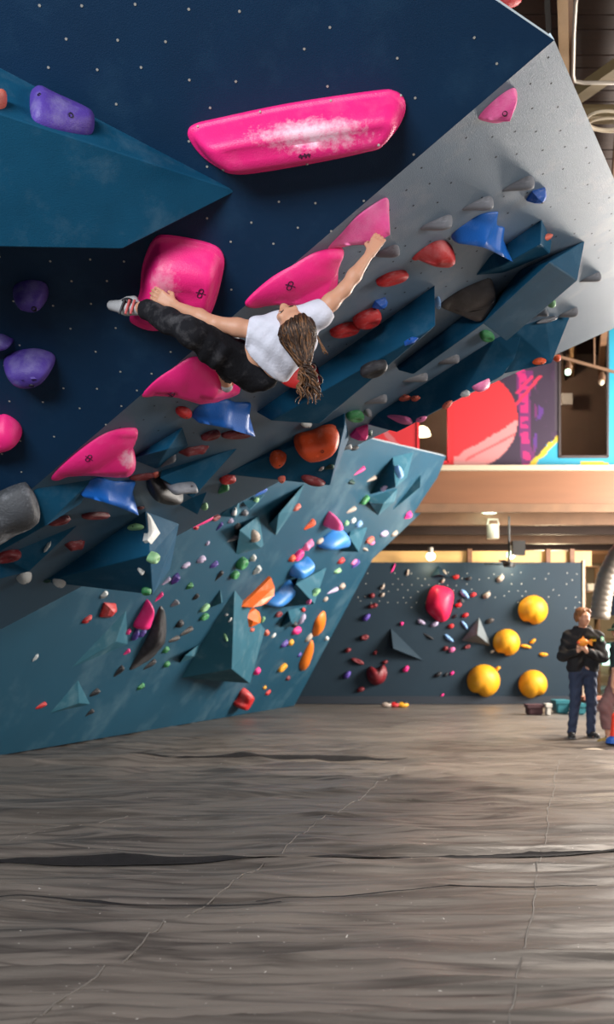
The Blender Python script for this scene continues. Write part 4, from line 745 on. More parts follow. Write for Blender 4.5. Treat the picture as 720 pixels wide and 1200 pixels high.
# rear area on the right: counters, shelf units, lit windows
ED = mat('daylit_pane', (.85,1,.95), .4, bump=0, emit=(.62,1,.88,2.6)); fr = mat('green_window_frame', (.03,.25,.20), .5)
for q, (u0,u1,v0,v1) in enumerate([(694,705,761,778),(706,715,755,779),(717,735,755,779)]):
    D = 32.9; V, Fc = box_vf(gx(u0,D), gx(u1,D), D, D+.05, gz(v1,D), gz(v0,D)); o = mk('window_%d' % (q+3), V, Fc, ED); tag(o, kind='structure')
    V, Fc = join_vf([box_vf(gx(u0,D)-.05, gx(u0,D), D-.05, D+.05, gz(v1,D), gz(v0,D)), box_vf(gx(u0,D), gx(u1,D), D-.05, D+.05, gz(v0,D), gz(v0,D)+.05)]); mk('window_frame', V, Fc, fr, o)
def shelf(u0, u1, v0, v1, D, rows, m, label):
    x0, x1, z0, z1 = gx(u0,D), gx(u1,D), gz(v1,D), gz(v0,D); t = empty('shelf_unit', ((x0+x1)/2, D, z0)); tag(t, label, 'shelf')
    for x in (x0, x1): V, Fc = box_vf(x-.03, x+.03, D, D+.4, z0, z1); mk('side_post', V, Fc, m, t)
    for k in range(rows+1): z = z0+(z1-z0)*k/rows; V, Fc = box_vf(x0, x1, D, D+.4, z-.025, z+.025); mk('shelf_board', V, Fc, m, t)
    return t
crm = mat('cream_board', (.66,.54,.36), .6); brn = mat('brown_board', (.16,.09,.05), .6)
def thingbox(name, u0, u1, v0, v1, D, d, m, label, cat, lid=None):
    x0, x1, z0, z1 = gx(u0,D), gx(u1,D), gz(v1,D), gz(v0,D); V, Fc = box_vf(x0, x1, D, D+d, z0, z1)
    bm = bmesh.new(); me = bpy.data.meshes.new('t'); me.from_pydata(V, [], Fc); bm.from_mesh(me); bpy.data.meshes.remove(me); bmesh.ops.bevel(bm, geom=list(bm.edges), offset=min(x1-x0, z1-z0)*.12, segments=2, affect='EDGES'); bm.verts.index_update()
    t = empty(name, ((x0+x1)/2, D+d/2, z0)); tag(t, label, cat); mk('body', [np.array(v.co) for v in bm.verts], [tuple(v.index for v in f.verts) for f in bm.faces], m, t); bm.free()
    V, Fc = box_vf(x0-.02, x1+.02, D-.02, D+d+.02, z1-.04, z1+.02); mk('lid', V, Fc, lid or m, t); return t
shelf(686,703,664,812,27,5,brn,'dark shelf unit standing past the end of the back wall'); shelf(690,720,782,812,29,3,crm,'low cream shelf rack under the bright windows')
thingbox('light_panel', 688, 700, 685, 692.3, 27.1, .2, mat('pale_box', (.62,.6,.56), .6), 'pale box on the dark shelf unit', 'box')
thingbox('service_counter', 688, 735, 722, 752, 31, .6, crm, 'cream counter front beneath the duct', 'counter')
teal = mat('teal_crate', (.016,.15,.18), .55)
fz = lambda v, D: v
thingbox('storage_crate', 653, 668, 822, 836, 18.7, .4, teal, 'teal crate on the floor behind the standing man\'s legs', 'crate'); thingbox('storage_crate', 676, 687, 826, 837.5, 18.4, .4, teal, 'smaller teal crate seen between the man\'s legs', 'crate')
thingbox('bench', 686, 730, 818, 836, 19.2, .5, mat('dark_bench', (.05,.025,.02), .6), 'dark low bench behind the person in mauve trousers', 'bench', mat('bench_top', (.30,.12,.08), .6))
thingbox('white_tub', 641.5, 646, 826, 838, 18.2, .18, mat('white_tub', (.6,.57,.5), .5), 'small white tub at the foot of the back wall', 'tub'); thingbox('dark_bag', 620, 637, 827, 838, 18.3, .3, mat('maroon_bag', (.06,.02,.025), .7), 'dark maroon bag at the foot of the back wall', 'bag')
# shoes left on the mat by the back wall, phone on the floor
def lump(name, u, v, rx, ry, rz, m, label, cat):
    p = floor_at(u, v); z = floor_z(p[0], p[1]); V, Fc = sphere_vf((p[0], p[1], z+rz*.9), (rx, ry, rz), 12, 8); V = [np.array((x[0], x[1], max(x[2], z+.002))) for x in V]
    o = mk(name, V, Fc, m, smooth=True, origin=(p[0],p[1],z)); tag(o, label, cat)
    V, Fc = sphere_vf((p[0]+rx*.35, p[1], z+rz*1.5), (rx*.5, ry*.8, rz*.6), 10, 6); mk('shoe_collar', V, Fc, DARK, o, smooth=True)
for u, c, l in ((454,'tan','tan climbing shoe left by the foot of the back wall'),(463,'red','red climbing shoe left by the foot of the back wall'),(472,'yellow','yellow climbing shoe left by the foot of the back wall')): lump('climbing_shoe', u, 829, .13, .07, .06, hmat(c), l, 'shoe')
p = floor_at(696,874); z = floor_z(p[0],p[1]); V, Fc = tube_vf([(p[0],p[1],z+.0), (p[0],p[1],z+.012), (p[0],p[1],z+.03)], [.15,.16,.05], 20); o = mk('floor_brush', V, Fc, mat('pale_disc', (.5,.44,.36), .6), origin=(p[0],p[1],z)); tag(o, 'flat pale disc lying on the mat before the standing man', 'disc')
V, Fc = tube_vf([(p[0]-.16,p[1],z), (p[0]-.16,p[1],z+.01), (p[0],p[1],z+.012), (p[0]+.18,p[1],z+.008)], .012, 6); mk('rim', V, Fc, DARK, o)
# right-hand window wall (the daylight above comes in here)
V, Fc = join_vf([box_vf(10, 10.2, -6, 34, 0, 1.2), box_vf(10, 10.2, -6, 34, 6.1, 8.1)]+[box_vf(10, 10.2, y, y+.5, 1.2, 6.1) for y in (-6, -1, 4.2, 9.5, 14.8, 20, 26, 33.4)])
o = mk('wall_right', V, Fc, mat('whitewashed_brick', (.5,.46,.42), .8)); tag(o, kind='structure')
bulb('gallery_fill_light', px(615,455,MD+.7), 120, (1,.8,.6), .15)  # unseen bulb behind the mural, added to brighten the gallery interior
bulb('rear_area_light', (6.2, 25.5, 3.3), 420, (1,.80,.52), .3)
# ------------------------------------------------------------------ people: smooth-blended distance fields -> one continuous skin
def field(prims, vox, k=.02, pad=.04, cuts=(), noise=None):
    lo = np.full(3, 1e9); hi = -lo
    for p in prims:
        if p[0] == 'cap': r = max(p[3], p[4]); pts = np.array([p[1], p[2]])
        else: r = max(p[3]); pts = np.array([p[1]])
        lo = np.minimum(lo, pts.min(0)-r); hi = np.maximum(hi, pts.max(0)+r)
    lo -= pad; hi += pad; n = np.ceil((hi-lo)/vox).astype(int)+1
    g = np.full(n, .2, np.float32); ax = [lo[i]+np.arange(n[i])*vox for i in range(3)]
    for p in prims:
        kk = p[5] if p[0] == 'cap' and len(p) > 5 else k
        if p[0] == 'cap': a, b = np.array(p[1],float), np.array(p[2],float); r = max(p[3],p[4]); q0, q1 = np.minimum(a,b)-r, np.maximum(a,b)+r
        else: r = max(p[3]); q0, q1 = np.array(p[1])-r, np.array(p[1])+r
        i0 = np.maximum(0, np.floor((q0-.07-lo)/vox).astype(int)); i1 = np.minimum(n, np.ceil((q1+.07-lo)/vox).astype(int)+1)
        X, Y, Z = np.meshgrid(*[ax[i][i0[i]:i1[i]] for i in range(3)], indexing='ij')
        if p[0] == 'cap':
            d = b-a; L2 = d@d+1e-9; t = np.clip(((X-a[0])*d[0]+(Y-a[1])*d[1]+(Z-a[2])*d[2])/L2, 0, 1)
            v = np.sqrt((X-a[0]-t*d[0])**2+(Y-a[1]-t*d[1])**2+(Z-a[2]-t*d[2])**2)-(p[3]+(p[4]-p[3])*t)
        else:
            c, R, rad = p[1], np.array(p[2],float), np.array(p[3],float); Q = [((X-c[0])*R[i][0]+(Y-c[1])*R[i][1]+(Z-c[2])*R[i][2])/rad[i] for i in range(3)]
            m = np.sqrt(Q[0]**2+Q[1]**2+Q[2]**2); v = (m-1)*min(rad)*1.0
        s = tuple(slice(i0[i], i1[i]) for i in range(3)); o = g[s]; h = np.clip(.5+.5*(o-v)/kk, 0, 1); g[s] = o*(1-h)+v*h-kk*h*(1-h)
    if noise or cuts:
        X, Y, Z = np.meshgrid(*ax, indexing='ij')
        if noise: g += noise(X, Y, Z)
        for c, nrm in cuts: g = np.maximum(g, (X-c[0])*nrm[0]+(Y-c[1])*nrm[1]+(Z-c[2])*nrm[2])
    return g, lo, vox
def surface_net(g, lo, vox):
    ins = g < 0; n = np.array(g.shape); c = np.zeros(n-1, int)
    corners = [(i,j,k) for i in (0,1) for j in (0,1) for k in (0,1)]
    sl = lambda o: tuple(slice(o[i], n[i]-1+o[i]) for i in range(3))
    for o in corners: c += ins[sl(o)]
    act = (c > 0) & (c < 8); ids = -np.ones(n-1, int); I = np.argwhere(act); ids[act] = np.arange(len(I))
    acc = np.zeros((len(I),3)); cnt = np.zeros(len(I))
    for a in corners:
        for d in range(3):
            if a[d]: continue
            b = list(a); b[d] = 1; va = g[I[:,0]+a[0], I[:,1]+a[1], I[:,2]+a[2]]; vb = g[I[:,0]+b[0], I[:,1]+b[1], I[:,2]+b[2]]
            m = (va < 0) != (vb < 0); t = np.where(m, va/np.where(np.abs(va-vb) < 1e-12, 1, va-vb), 0); p = np.array(a)[None,:]+np.zeros((len(I),3)); p[:,d] += t
            acc[m] += p[m]; cnt[m] += 1
    V = lo+(I+acc/cnt[:,None])*vox; Fc = []
    for d in range(3):
        e, f = (d+1) % 3, (d+2) % 3
        s0 = [slice(None)]*3; s1 = [slice(None)]*3; s0[d] = slice(0,-1); s1[d] = slice(1,None)
        ch = np.argwhere(ins[tuple(s0)] != ins[tuple(s1)]); ch = ch[(ch[:,e] > 0) & (ch[:,f] > 0) & (ch[:,e] < n[e]-1) & (ch[:,f] < n[f]-1)]
        def cell(de, df):
            q = ch.copy(); q[:,e] -= de; q[:,f] -= df; return ids[q[:,0], q[:,1], q[:,2]]
        q = np.stack([cell(1,1), cell(0,1), cell(0,0), cell(1,0)], 1); fl = ~ins[ch[:,0], ch[:,1], ch[:,2]]; q[fl] = q[fl][:, ::-1]; Fc.append(q[(q >= 0).all(1)])
    return V, np.concatenate(Fc)
def body(name, prims, vox, m, parent=None, **kw):
    V, Fc = surface_net(*field(prims, vox, **kw)); return mk(name, V, Fc, m, parent, smooth=True, origin=None if parent is None else np.array(world_loc(parent)))
def cap(a, b, ra, rb, *k): return ('cap', np.array(a,float), np.array(b,float), ra, rb)+k
def ell(c, R, rad): return ('ell', np.array(c,float), R, rad)
def chain(pts, rad): return [cap(a, b, ra, rb) for a, b, ra, rb in zip(pts[:-1], pts[1:], rad[:-1], rad[1:])]
def head_prims(c, fw, up, s=1.0):
    fw = np.array(fw,float); fw /= np.linalg.norm(fw); up = np.array(up,float); up -= fw*(up@fw); up /= np.linalg.norm(up); rt = np.cross(fw, up); R = np.array([rt, fw, up]); L = lambda x, y, z: np.array(c)+s*(rt*x+fw*y+up*z)
    pr = [ell(L(0,-.012,.03), R, (.074*s,.093*s,.088*s)), ell(L(0,.022,-.035), R, (.058*s,.070*s,.080*s)), ell(L(0,.066,-.088), R, (.026*s,.024*s,.022*s)),
          cap(L(0,.090,.018), L(0,.108,-.026), .009*s, .014*s), ell(L(.012,.098,-.028), R, (.010*s,)*3), ell(L(-.012,.098,-.028), R, (.010*s,)*3),
          cap(L(-.045,.072,.024), L(.045,.072,.024), .016*s, .016*s), cap(L(-.020,.084,-.060), L(.020,.084,-.060), .009*s, .009*s),
          ell(L(.040,.062,-.022), R, (.024*s,.022*s,.024*s)), ell(L(-.040,.062,-.022), R, (.024*s,.022*s,.024*s))]
    for q in (-1,1): pr.append(ell(L(q*.074,-.008,-.005), R, (.010*s,.020*s,.032*s)))
    return pr, L, R
def face_parts(root, L, s, brow, lip):
    for q in (-1,1):
        V, Fc = sphere_vf(L(q*.032,.079,.002), .0125*s, 10, 8); e = mk('eye', V, Fc, mat('eye_white', (.75,.72,.68), .3, bump=0), root, smooth=True)
        V, Fc = sphere_vf(L(q*.032,.087,.002), .0065*s, 8, 6); mk('iris', V, Fc, mat('dark_iris', (.03,.02,.015), .3, bump=0), e, smooth=True)
        V, Fc = tube_vf([L(q*.016,.092,.027), L(q*.034,.090,.032), L(q*.052,.078,.026)], .0045*s, 6); mk('eyebrow', V, Fc, brow, root)
    V, Fc = tube_vf([L(-.024,.085,-.058), L(-.010,.092,-.056), L(.010,.092,-.056), L(.024,.085,-.058)], .0065*s, 6); mk('lips', V, Fc, lip, root, smooth=True)
def hand_prims(wrist, knuck, side, palm_n, curl, s=1.0, spread=.017):
    """palm from wrist to knuckles, four jointed fingers and a thumb; side = towards the thumb, palm_n = way the palm faces"""
    w, kn = np.array(wrist,float), np.array(knuck,float); d = kn-w; d /= np.linalg.norm(d); sd = np.array(side,float); sd -= d*(sd@d); sd /= np.linalg.norm(sd); pn = np.array(palm_n,float); pn -= d*(pn@d); pn -= sd*(pn@sd); pn /= np.linalg.norm(pn); P = []
    for q in (-1.3,-.45,.45,1.3): P.append(cap(w+sd*q*spread*.55*s, kn+sd*q*spread*s, .015*s, .0125*s, .012))
    for q, ln in zip((1.5,.5,-.5,-1.5), (.92,1.0,.94,.75)):
        a = kn+sd*q*spread*s; dd = d.copy(); r = .0098*s
        for j, seg in enumerate((.042,.028,.022)):
            an = curl[j]; dd = dd*math.cos(an)+pn*math.sin(an); b = a+dd*seg*ln*s; P.append(cap(a, b, r, r*.9, .004)); a = b; r *= .92
    t0 = w+d*.025*s+sd*.02*s; t1 = t0+(sd*.65+d*.6+pn*.35)*.042*s; t2 = t1+(d*.85+pn*.5)*.032*s; P += [cap(t0, t1, .015*s, .0115*s, .008), cap(t1, t2, .0112*s, .0095*s, .006)]
    return P
SKIN = mat('skin_warm', (.58,.30,.19), .5, var=.10, scale=14, bump=.12, bscale=260)
SKIN.node_tree.nodes['Principled BSDF'].inputs['Subsurface Weight'].default_value = .12
SKIN.node_tree.nodes['Principled BSDF'].inputs['Subsurface Radius'].default_value = (.02,.008,.004)
SHIRT = mat('white_cotton', (.62,.63,.72), .85, var=.06, scale=8, bump=.35, bscale=60)
PANTS = mat('black_chalked_fabric', (.012,.012,.015), .95, spec=.15, var=.3, scale=10, chalk=.30, chalk_col=(.26,.25,.26), chalk_scale=9, bump=.5, bscale=50)
# ---- the climber
def bhit(bv, u, v, dflt):
    h = bv.ray_cast(Vector(CAMP), Vector(ray(u, v)).normalized()); return h[0].y if h[0] is not None else dflt
dL = bhit(bP2, 184, 345, 6.1)-.055; dR = bhit(b3, 441, 270, 6.1)-.055
dB = bhit(b5, 262, 458, 6.9)-.06
LS, RS = px(304,388,5.92), px(372,369,5.90); NB = px(340,378,5.86)
Pv, hA, hB = px(287,428,6.14), px(279,424,6.10), px(296,436,6.20)
elL, wrL = px(252,379,5.90), px(205,358,dL-.01); elR, wrR = px(404,339,5.90), px(434,297,dR-.02)
knA, anA = px(224,389,5.80), px(168,361,6.05); toA = px(136,357,6.12)
knB, anB = px(259,416,min(6.6, dB-.2)), px(266,451,dB); 
HC_, fw, up = px(343,379,5.75), (-.45,-.42,.79), (.25,-.85,-.40)
climber = empty('person', Pv); tag(climber, 'climber in white T-shirt and black trousers hanging from the pink holds with arms spread wide', 'person')
hp, HL, HR = head_prims(HC_, fw, up)
pr = hp+[cap(HL(0,-.03,-.05), NB, .052, .055), cap(LS, RS, .062, .062), cap(px(316,396,5.95), px(294,424,6.10), .088, .092), cap(px(352,396,5.94), px(312,434,6.14), .088, .090), cap(hA, hB, .10, .10)]
pr += chain([LS, (LS+elL)/2, elL, elL*.62+wrL*.38, wrL], [.056,.052,.041,.044,.027])+chain([RS, (RS+elR)/2, elR, elR*.62+wrR*.38, wrR], [.054,.050,.040,.042,.025])
pr += chain([hA, knA, knA*.6+anA*.4, anA], [.088,.058,.053,.036])+chain([anA, px(160,361,6.10), toA], [.036,.034,.022])
pr += chain([hB, knB, knB*.6+anB*.4, anB], [.088,.056,.052,.036])+[cap(anB, anB+np.array([-.03,.06,.09]), .034, .024)]
kL = px(188,348,dL); pr += hand_prims(wrL, kL, (.2,-.2,1), (-.1,1,-.2), (.25,.4,.4), 1.08, .0205)
kR = px(442,283,dR); pr += hand_prims(wrR, kR, (-1,-.1,.1), (-.2,1,.3), (.3,.5,.6), 1.04, .0205)
body('body', pr, .0058, SKIN, climber, k=.022)
face_parts(climber, HL, 1.0, mat('dark_brow', (.06,.03,.015), .7, bump=0), mat('lip_tone', (.48,.17,.14), .5, bump=0))
fold = lambda X, Y, Z: (.0055*np.sin(X*26+Z*44+4*np.sin(X*7+Z*5))*np.sin(Y*14+Z*11+X*6)+.0015*np.sin(X*70-Z*50+2*np.sin(Z*13))).astype(np.float32)
taxis = Pv-px(338,385,5.9); taxis /= np.linalg.norm(taxis)
sh = [cap(LS, RS, .082, .084), cap(px(314,398,5.95), px(296,424,6.08), .108, .112), cap(px(353,396,5.94), px(318,436,6.12), .108, .108), cap(LS, px(287,391,5.915), .074, .071), cap(RS, px(386,359,5.90), .074, .064), cap(px(332,392,5.93), px(310,428,6.08), .112, .115)]
sL = np.array(elL-LS); sL /= np.linalg.norm(sL); sR = np.array(elR-RS); sR /= np.linalg.norm(sR)
body('t_shirt', sh, .0085, SHIRT, climber, k=.035, noise=fold, cuts=[(px(317,422,6.08), taxis), (px(289.5,391,5.91), sL), (px(383,361,5.9), sR)])
pnt = [cap(hA, hB, .118, .118)]+chain([hA, hA*.5+knA*.5, knA, knA*.5+anA*.5, anA], [.118,.108,.080,.070,.062])+chain([hB, knB, anB-(anB-knB)*.18], [.11,.082,.062])+[cap(px(298,426,6.1), px(309,438,6.13), .100, .098)]
aA = anA-knA; aA /= np.linalg.norm(aA)
body('trousers', pnt, .0085, PANTS, climber, k=.04, noise=lambda X,Y,Z: (.0055*np.sin(X*30-Z*37+3.5*np.sin(X*8+Y*5))*np.sin(Y*15+Z*13+X*5)+.0015*np.sin(X*80+Z*60)).astype(np.float32), cuts=[(px(171,362,6.04), aA), (px(315,430,6.1), -taxis)])
shoeW = mat('shoe_rubber_pale', (.42,.42,.43), .6, var=.3, scale=20); shoeR = mat('shoe_red_strap', (.55,.10,.10), .6); shoeK = mat('shoe_black', (.02,.02,.025), .5)
s0, s1, s2 = px(160,361,6.09), px(148,360,6.10), px(131,358,6.14)
o = body('climbing_shoe', chain([s0, s1, s2], [.044,.046,.030])+[cap(px(157,352,6.1), px(150,352,6.1), .028, .024)], .006, shoeW, climber, k=.02)
for q, (ua, ub) in enumerate(((152,147),(146,140),(158,153))):
    c0, c1 = px(ua,351,6.03), px(ub,368,6.04); cm = px((ua+ub)/2,359.5,6.045); V, Fc = tube_vf([c0, cm, c1], .008, 6); mk('strap', V, Fc, shoeR if q != 1 else shoeK, o)
V, Fc = sphere_vf(px(150,355,6.085), (.045,.04,.03)); mk('shoe_upper', V, Fc, shoeK, o, smooth=True)
o = body('climbing_shoe', [cap(anB+np.array([0,0,-.01]), anB+np.array([-.04,.05,.07]), .042, .034)], .007, shoeW, climber)
V, Fc = tube_vf([anB+np.array([-.045,-.01,.0]), anB+np.array([.0,-.048,.0]), anB+np.array([.045,-.01,.0])], .010, 6); mk('strap', V, Fc, shoeR, o)
# hair: cap, combed strands and a curly ponytail
HAIR = mat('brown_hair', (.034,.015,.007), .55, var=.5, scale=25, bump=.3, bscale=90); HAIRL = mat('golden_brown_hair', (.15,.065,.024), .5, var=.4, scale=25, bump=.2)  # second material: strands of a lighter, golden brown
pony = px(357,424,5.72)
hc = px(350,394,5.735)
hairm = body('hair', [ell(HL(0,-.035,.045), HR, (.092,.098,.092)), cap(hc, pony, .100, .045), ell(HL(.0,-.06,.0), HR, (.09,.08,.09))], .0075, HAIR, climber, k=.05, noise=lambda X,Y,Z: (.004*np.sin(X*190+4*np.sin(Z*30))).astype(np.float32), cuts=[(HL(0,.030,.05), HR[1]*.92+HR[2]*-.38)])
bvh_h = BVHTree.FromObject(hairm, bpy.context.evaluated_depsgraph_get()) if False else None
Vh = np.array([v.co for v in hairm.data.vertices])+np.array(world_loc(hairm)); bvh_h = BVHTree.FromPolygons([Vector(v) for v in Vh], [tuple(p.vertices) for p in hairm.data.polygons])
rnd = random.Random(3); st = {0:[],1:[]}
for i in range(170):
    a = rnd.uniform(-1,1); u0, v0 = 349+27*a, 366+12*a*a+rnd.uniform(-3,14); u1, v1 = 357+7*a+rnd.uniform(-4,4), 424+rnd.uniform(-5,5); P = []; ph = rnd.uniform(0,6.28); am = rnd.uniform(.6,2.2); L0 = 0
    for t in np.linspace(0, 1, 12):
        bul = 14*a*math.sin(math.pi*t)
        uu = u0+(u1-u0)*t+bul+am*math.sin(9*t+ph); vv = v0+(v1-v0)*t
        h = bvh_h.ray_cast(Vector(CAMP), Vector(ray(uu,vv)).normalized())
        if h[0] is not None: P.append(np.array(h[0])-ray(uu,vv)*rnd.uniform(.001,.006))
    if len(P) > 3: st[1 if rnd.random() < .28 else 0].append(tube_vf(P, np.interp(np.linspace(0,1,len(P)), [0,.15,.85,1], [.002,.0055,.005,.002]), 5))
for i in range(64):
    a = rnd.uniform(-1,1); lenp = rnd.uniform(26,54); P = []; ph = rnd.uniform(0,6.28); fr = rnd.uniform(13,22); rr = rnd.uniform(.008,.018); tip = 361+11*a+rnd.uniform(-4,4)
    for t in np.linspace(0, 1, 34):
        wd_ = 8*a*math.sin(min(1,t*1.8)*math.pi*.5); uu = 357+(tip-361)*t+4*t+wd_*.6; vv = 420+lenp*t; c = px(uu, vv, 5.70+.03*math.sin(ph)+.04*t)
        P.append(c+rr*min(1,t*4)*np.array([math.cos(fr*t+ph), math.sin(fr*t+ph)*.8, .35*math.sin(fr*t*1.3+ph)]))
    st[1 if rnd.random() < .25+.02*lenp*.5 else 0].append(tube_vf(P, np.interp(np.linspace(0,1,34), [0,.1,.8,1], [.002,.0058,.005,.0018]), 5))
for i in range(9):
    a = rnd.uniform(0,1); P = []; ph = rnd.uniform(0,6.28)
    for t in np.linspace(0,1,14): c = px(372+ (8+4*a)*t, 392+20*t+6*a, 5.72); P.append(c+.012*t*np.array([math.cos(14*t+ph),math.sin(14*t+ph),.3]))
    st[1].append(tube_vf(P, .0025, 4))
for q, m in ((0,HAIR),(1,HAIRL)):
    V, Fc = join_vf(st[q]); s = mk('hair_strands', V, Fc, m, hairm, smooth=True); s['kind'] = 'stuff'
# ---- the man standing by the back wall
M0 = floor_at(684,862); M0[2] = floor_z(M0[0], M0[1])
man = empty('person', M0); tag(man, 'standing man in black hooded jumper and blue jeans holding an orange toy', 'person')
W = lambda x, y, z: M0+np.array([x, y, z])
mh, ML, MR = head_prims(W(-.015,-.03,1.70), (.42,-.9,-.10), (.03,-.05,1), 1.05)
sk = mh+[cap(W(-.01,.01,1.62), W(0,.03,1.45), .055, .06), cap(W(-.19,.02,1.45), W(.19,.02,1.45), .07, .07), cap(W(-.09,.02,1.38), W(-.08,.02,1.0), .11, .10), cap(W(.09,.02,1.38), W(.08,.02,1.0), .11, .10), cap(W(-.09,.02,.95), W(.09,.02,.95), .11, .11)]
eL, wL, eR, wR = W(-.30,-.02,1.15), W(-.155,-.24,1.22), W(.27,-.04,1.14), W(-.02,-.25,1.215)
sk += chain([W(-.21,.02,1.43), eL, wL], [.06,.045,.03])+chain([W(.21,.02,1.43), eR, wR], [.06,.045,.03])
sk += chain([W(-.09,.02,.93), W(-.12,-.02,.50), W(-.155,.03,.08)], [.09,.058,.042])+chain([W(.09,.02,.93), W(.11,-.02,.50), W(.115,.03,.08)], [.09,.058,.042])+[cap(W(-.155,.03,.05), W(-.175,-.12,.03), .04, .032), cap(W(.115,.03,.05), W(.135,-.12,.03), .04, .032)]
sk += hand_prims(wL, W(-.105,-.27,1.27), (.3,-.4,1), (1,.3,0), (.4,.6,.5))+hand_prims(wR, W(-.075,-.29,1.265), (-.3,-.4,1), (-1,.3,0), (.4,.6,.5))
body('body', sk, .011, SKIN, man, k=.03); face_parts(man, ML, 1.05, mat('ginger_brow', (.20,.09,.03), .7, bump=0), mat('lip_tone', (.48,.17,.14), .5, bump=0))
GH = mat('ginger_hair', (.26,.105,.035), .6, var=.4, scale=30, bump=.5, bscale=60)
hb = body('hair', [ell(ML(0,-.025,.045), MR, (.092,.105,.092)), ell(ML(.05,.0,.075), MR, (.05,.07,.05)), ell(ML(-.05,.02,.07), MR, (.05,.07,.05)), ell(ML(-.075,-.02,.0), MR, (.03,.06,.07)), ell(ML(.075,-.03,.0), MR, (.03,.05,.07))], .011, GH, man, k=.03, noise=lambda X,Y,Z: (.007*np.sin(X*120+Z*60)*np.sin(Y*90+Z*50)).astype(np.float32), cuts=[(ML(0,.055,.055), MR[1]*.95-MR[2]*.32)])
HOOD = mat('black_jersey', (.011,.011,.013), .85, var=.3, scale=12, bump=.4, bscale=40); JEAN = mat('blue_denim', (.028,.042,.085), .8, var=.35, scale=9, chalk=.3, chalk_col=(.08,.11,.17), chalk_scale=5, bump=.4, bscale=60)
fold2 = lambda X, Y, Z: (.008*np.sin(Z*48+3*np.sin(X*14))*np.sin(X*22+Y*18)).astype(np.float32)
body('hooded_jumper', [cap(W(-.19,.02,1.44), W(.19,.02,1.44), .085, .085), cap(W(-.10,.02,1.38), W(-.10,.02,.97), .135, .125), cap(W(.10,.02,1.38), W(.10,.02,.97), .135, .125), cap(W(-.08,.06,1.53), W(.08,.06,1.53), .06, .06), cap(W(-.07,-.02,1.50), W(.07,-.02,1.50), .05, .05)]+chain([W(-.21,.02,1.42), eL, wL+(eL-wL)*.1], [.088,.072,.05])+chain([W(.21,.02,1.42), eR, wR+(eR-wR)*.1], [.088,.072,.05]), .012, HOOD, man, k=.035, noise=fold2, cuts=[(W(0,0,.93), (0,0,-1))])
body('jeans', [cap(W(-.09,.02,.94), W(.09,.02,.94), .118, .118)]+chain([W(-.09,.02,.90), W(-.12,-.02,.50), W(-.155,.03,.09)], [.108,.074,.062])+chain([W(.09,.02,.90), W(.11,-.02,.50), W(.115,.03,.09)], [.108,.074,.062]), .012, JEAN, man, k=.02, noise=fold2, cuts=[(W(0,0,.055), (0,0,-1))])
SH = mat('black_trainer', (.018,.018,.02), .6)
for x, t in ((-.155,-.19),(.115,.15)):
    V, Fc = surface_net(*field([cap(W(x,.05,.05), W(t,-.14,.04), .052, .042)], .011, cuts=[(W(0,0,.0), (0,0,-1))])); s = mk('trainer', V, Fc, SH, man, smooth=True)
    V, Fc = beam_vf(W(x,.08,.012), W(t,-.17,.012), .085, .022); mk('shoe_sole', V, Fc, mat('grey_sole', (.12,.12,.12), .7, bump=0), s)
V, Fc = tube_vf([W(.06,-.21,1.235), W(.068,-.19,1.21), W(.085,-.175,1.20)], .032, 10); mk('wrist_watch', V, Fc, mat('watch_pale', (.6,.42,.36), .4, bump=0), man)
YP = mat('yellow_print', (.72,.45,.02), .6, bump=0); GP = mat('green_print', (.02,.30,.12), .6, bump=0); WP = mat('pale_green_print', (.5,.75,.6), .6, bump=0)
V, Fc = box_vf(*(M0[0]+np.array([.055,.14])), M0[1]-.152, M0[1]-.10, M0[2]+1.36, M0[2]+1.39); mk('chest_print', V, Fc, YP, man)
V, Fc = join_vf([box_vf(M0[0]+.055+.018*i, M0[0]+.066+.018*i, M0[1]-.150, M0[1]-.10, M0[2]+1.405, M0[2]+1.43) for i in range(5)]); mk('chest_print_faint', V, Fc, mat('dark_olive_print', (.06,.07,.02), .6, bump=0), man)
V, Fc = sphere_vf(W(.235,-.055,1.385), (.042,.03,.05), 14, 8); bd = mk('sleeve_badge', V, Fc, GP, man, smooth=True); V, Fc = sphere_vf(W(.235,-.072,1.385), (.024,.02,.03), 10, 6); mk('badge_centre', V, Fc, WP, bd, smooth=True)
# toy in his hands
TO = mat('orange_toy', (.85,.28,.02), .5); tp = W(-.09,-.31,1.345); toy = empty('toy_fish', tp); tag(toy, 'orange fish shaped toy in the standing man\'s hands', 'toy')
V, Fc = sphere_vf(tp, (.075,.04,.055), 14, 10); mk('toy_body', V, Fc, TO, toy, smooth=True)
V, Fc = hull([tp+np.array(q) for q in ((.05,-.012,0),(.05,.012,0),(.125,-.015,.05),(.125,.015,.05),(.125,-.015,-.05),(.125,.015,-.05))]); mk('tail_fin', V, Fc, TO, toy)
V, Fc = hull([tp+np.array(q) for q in ((-.03,-.012,.04),(.03,-.012,.045),(.0,.0,.09),(.03,.012,.045),(-.03,.012,.04))]); mk('top_fin', V, Fc, TO, toy)
V, Fc = sphere_vf(tp+np.array((-.065,-.012,-.005)), (.022,.03,.02)); mk('toy_mouth', V, Fc, hmat('orange'), toy, smooth=True)
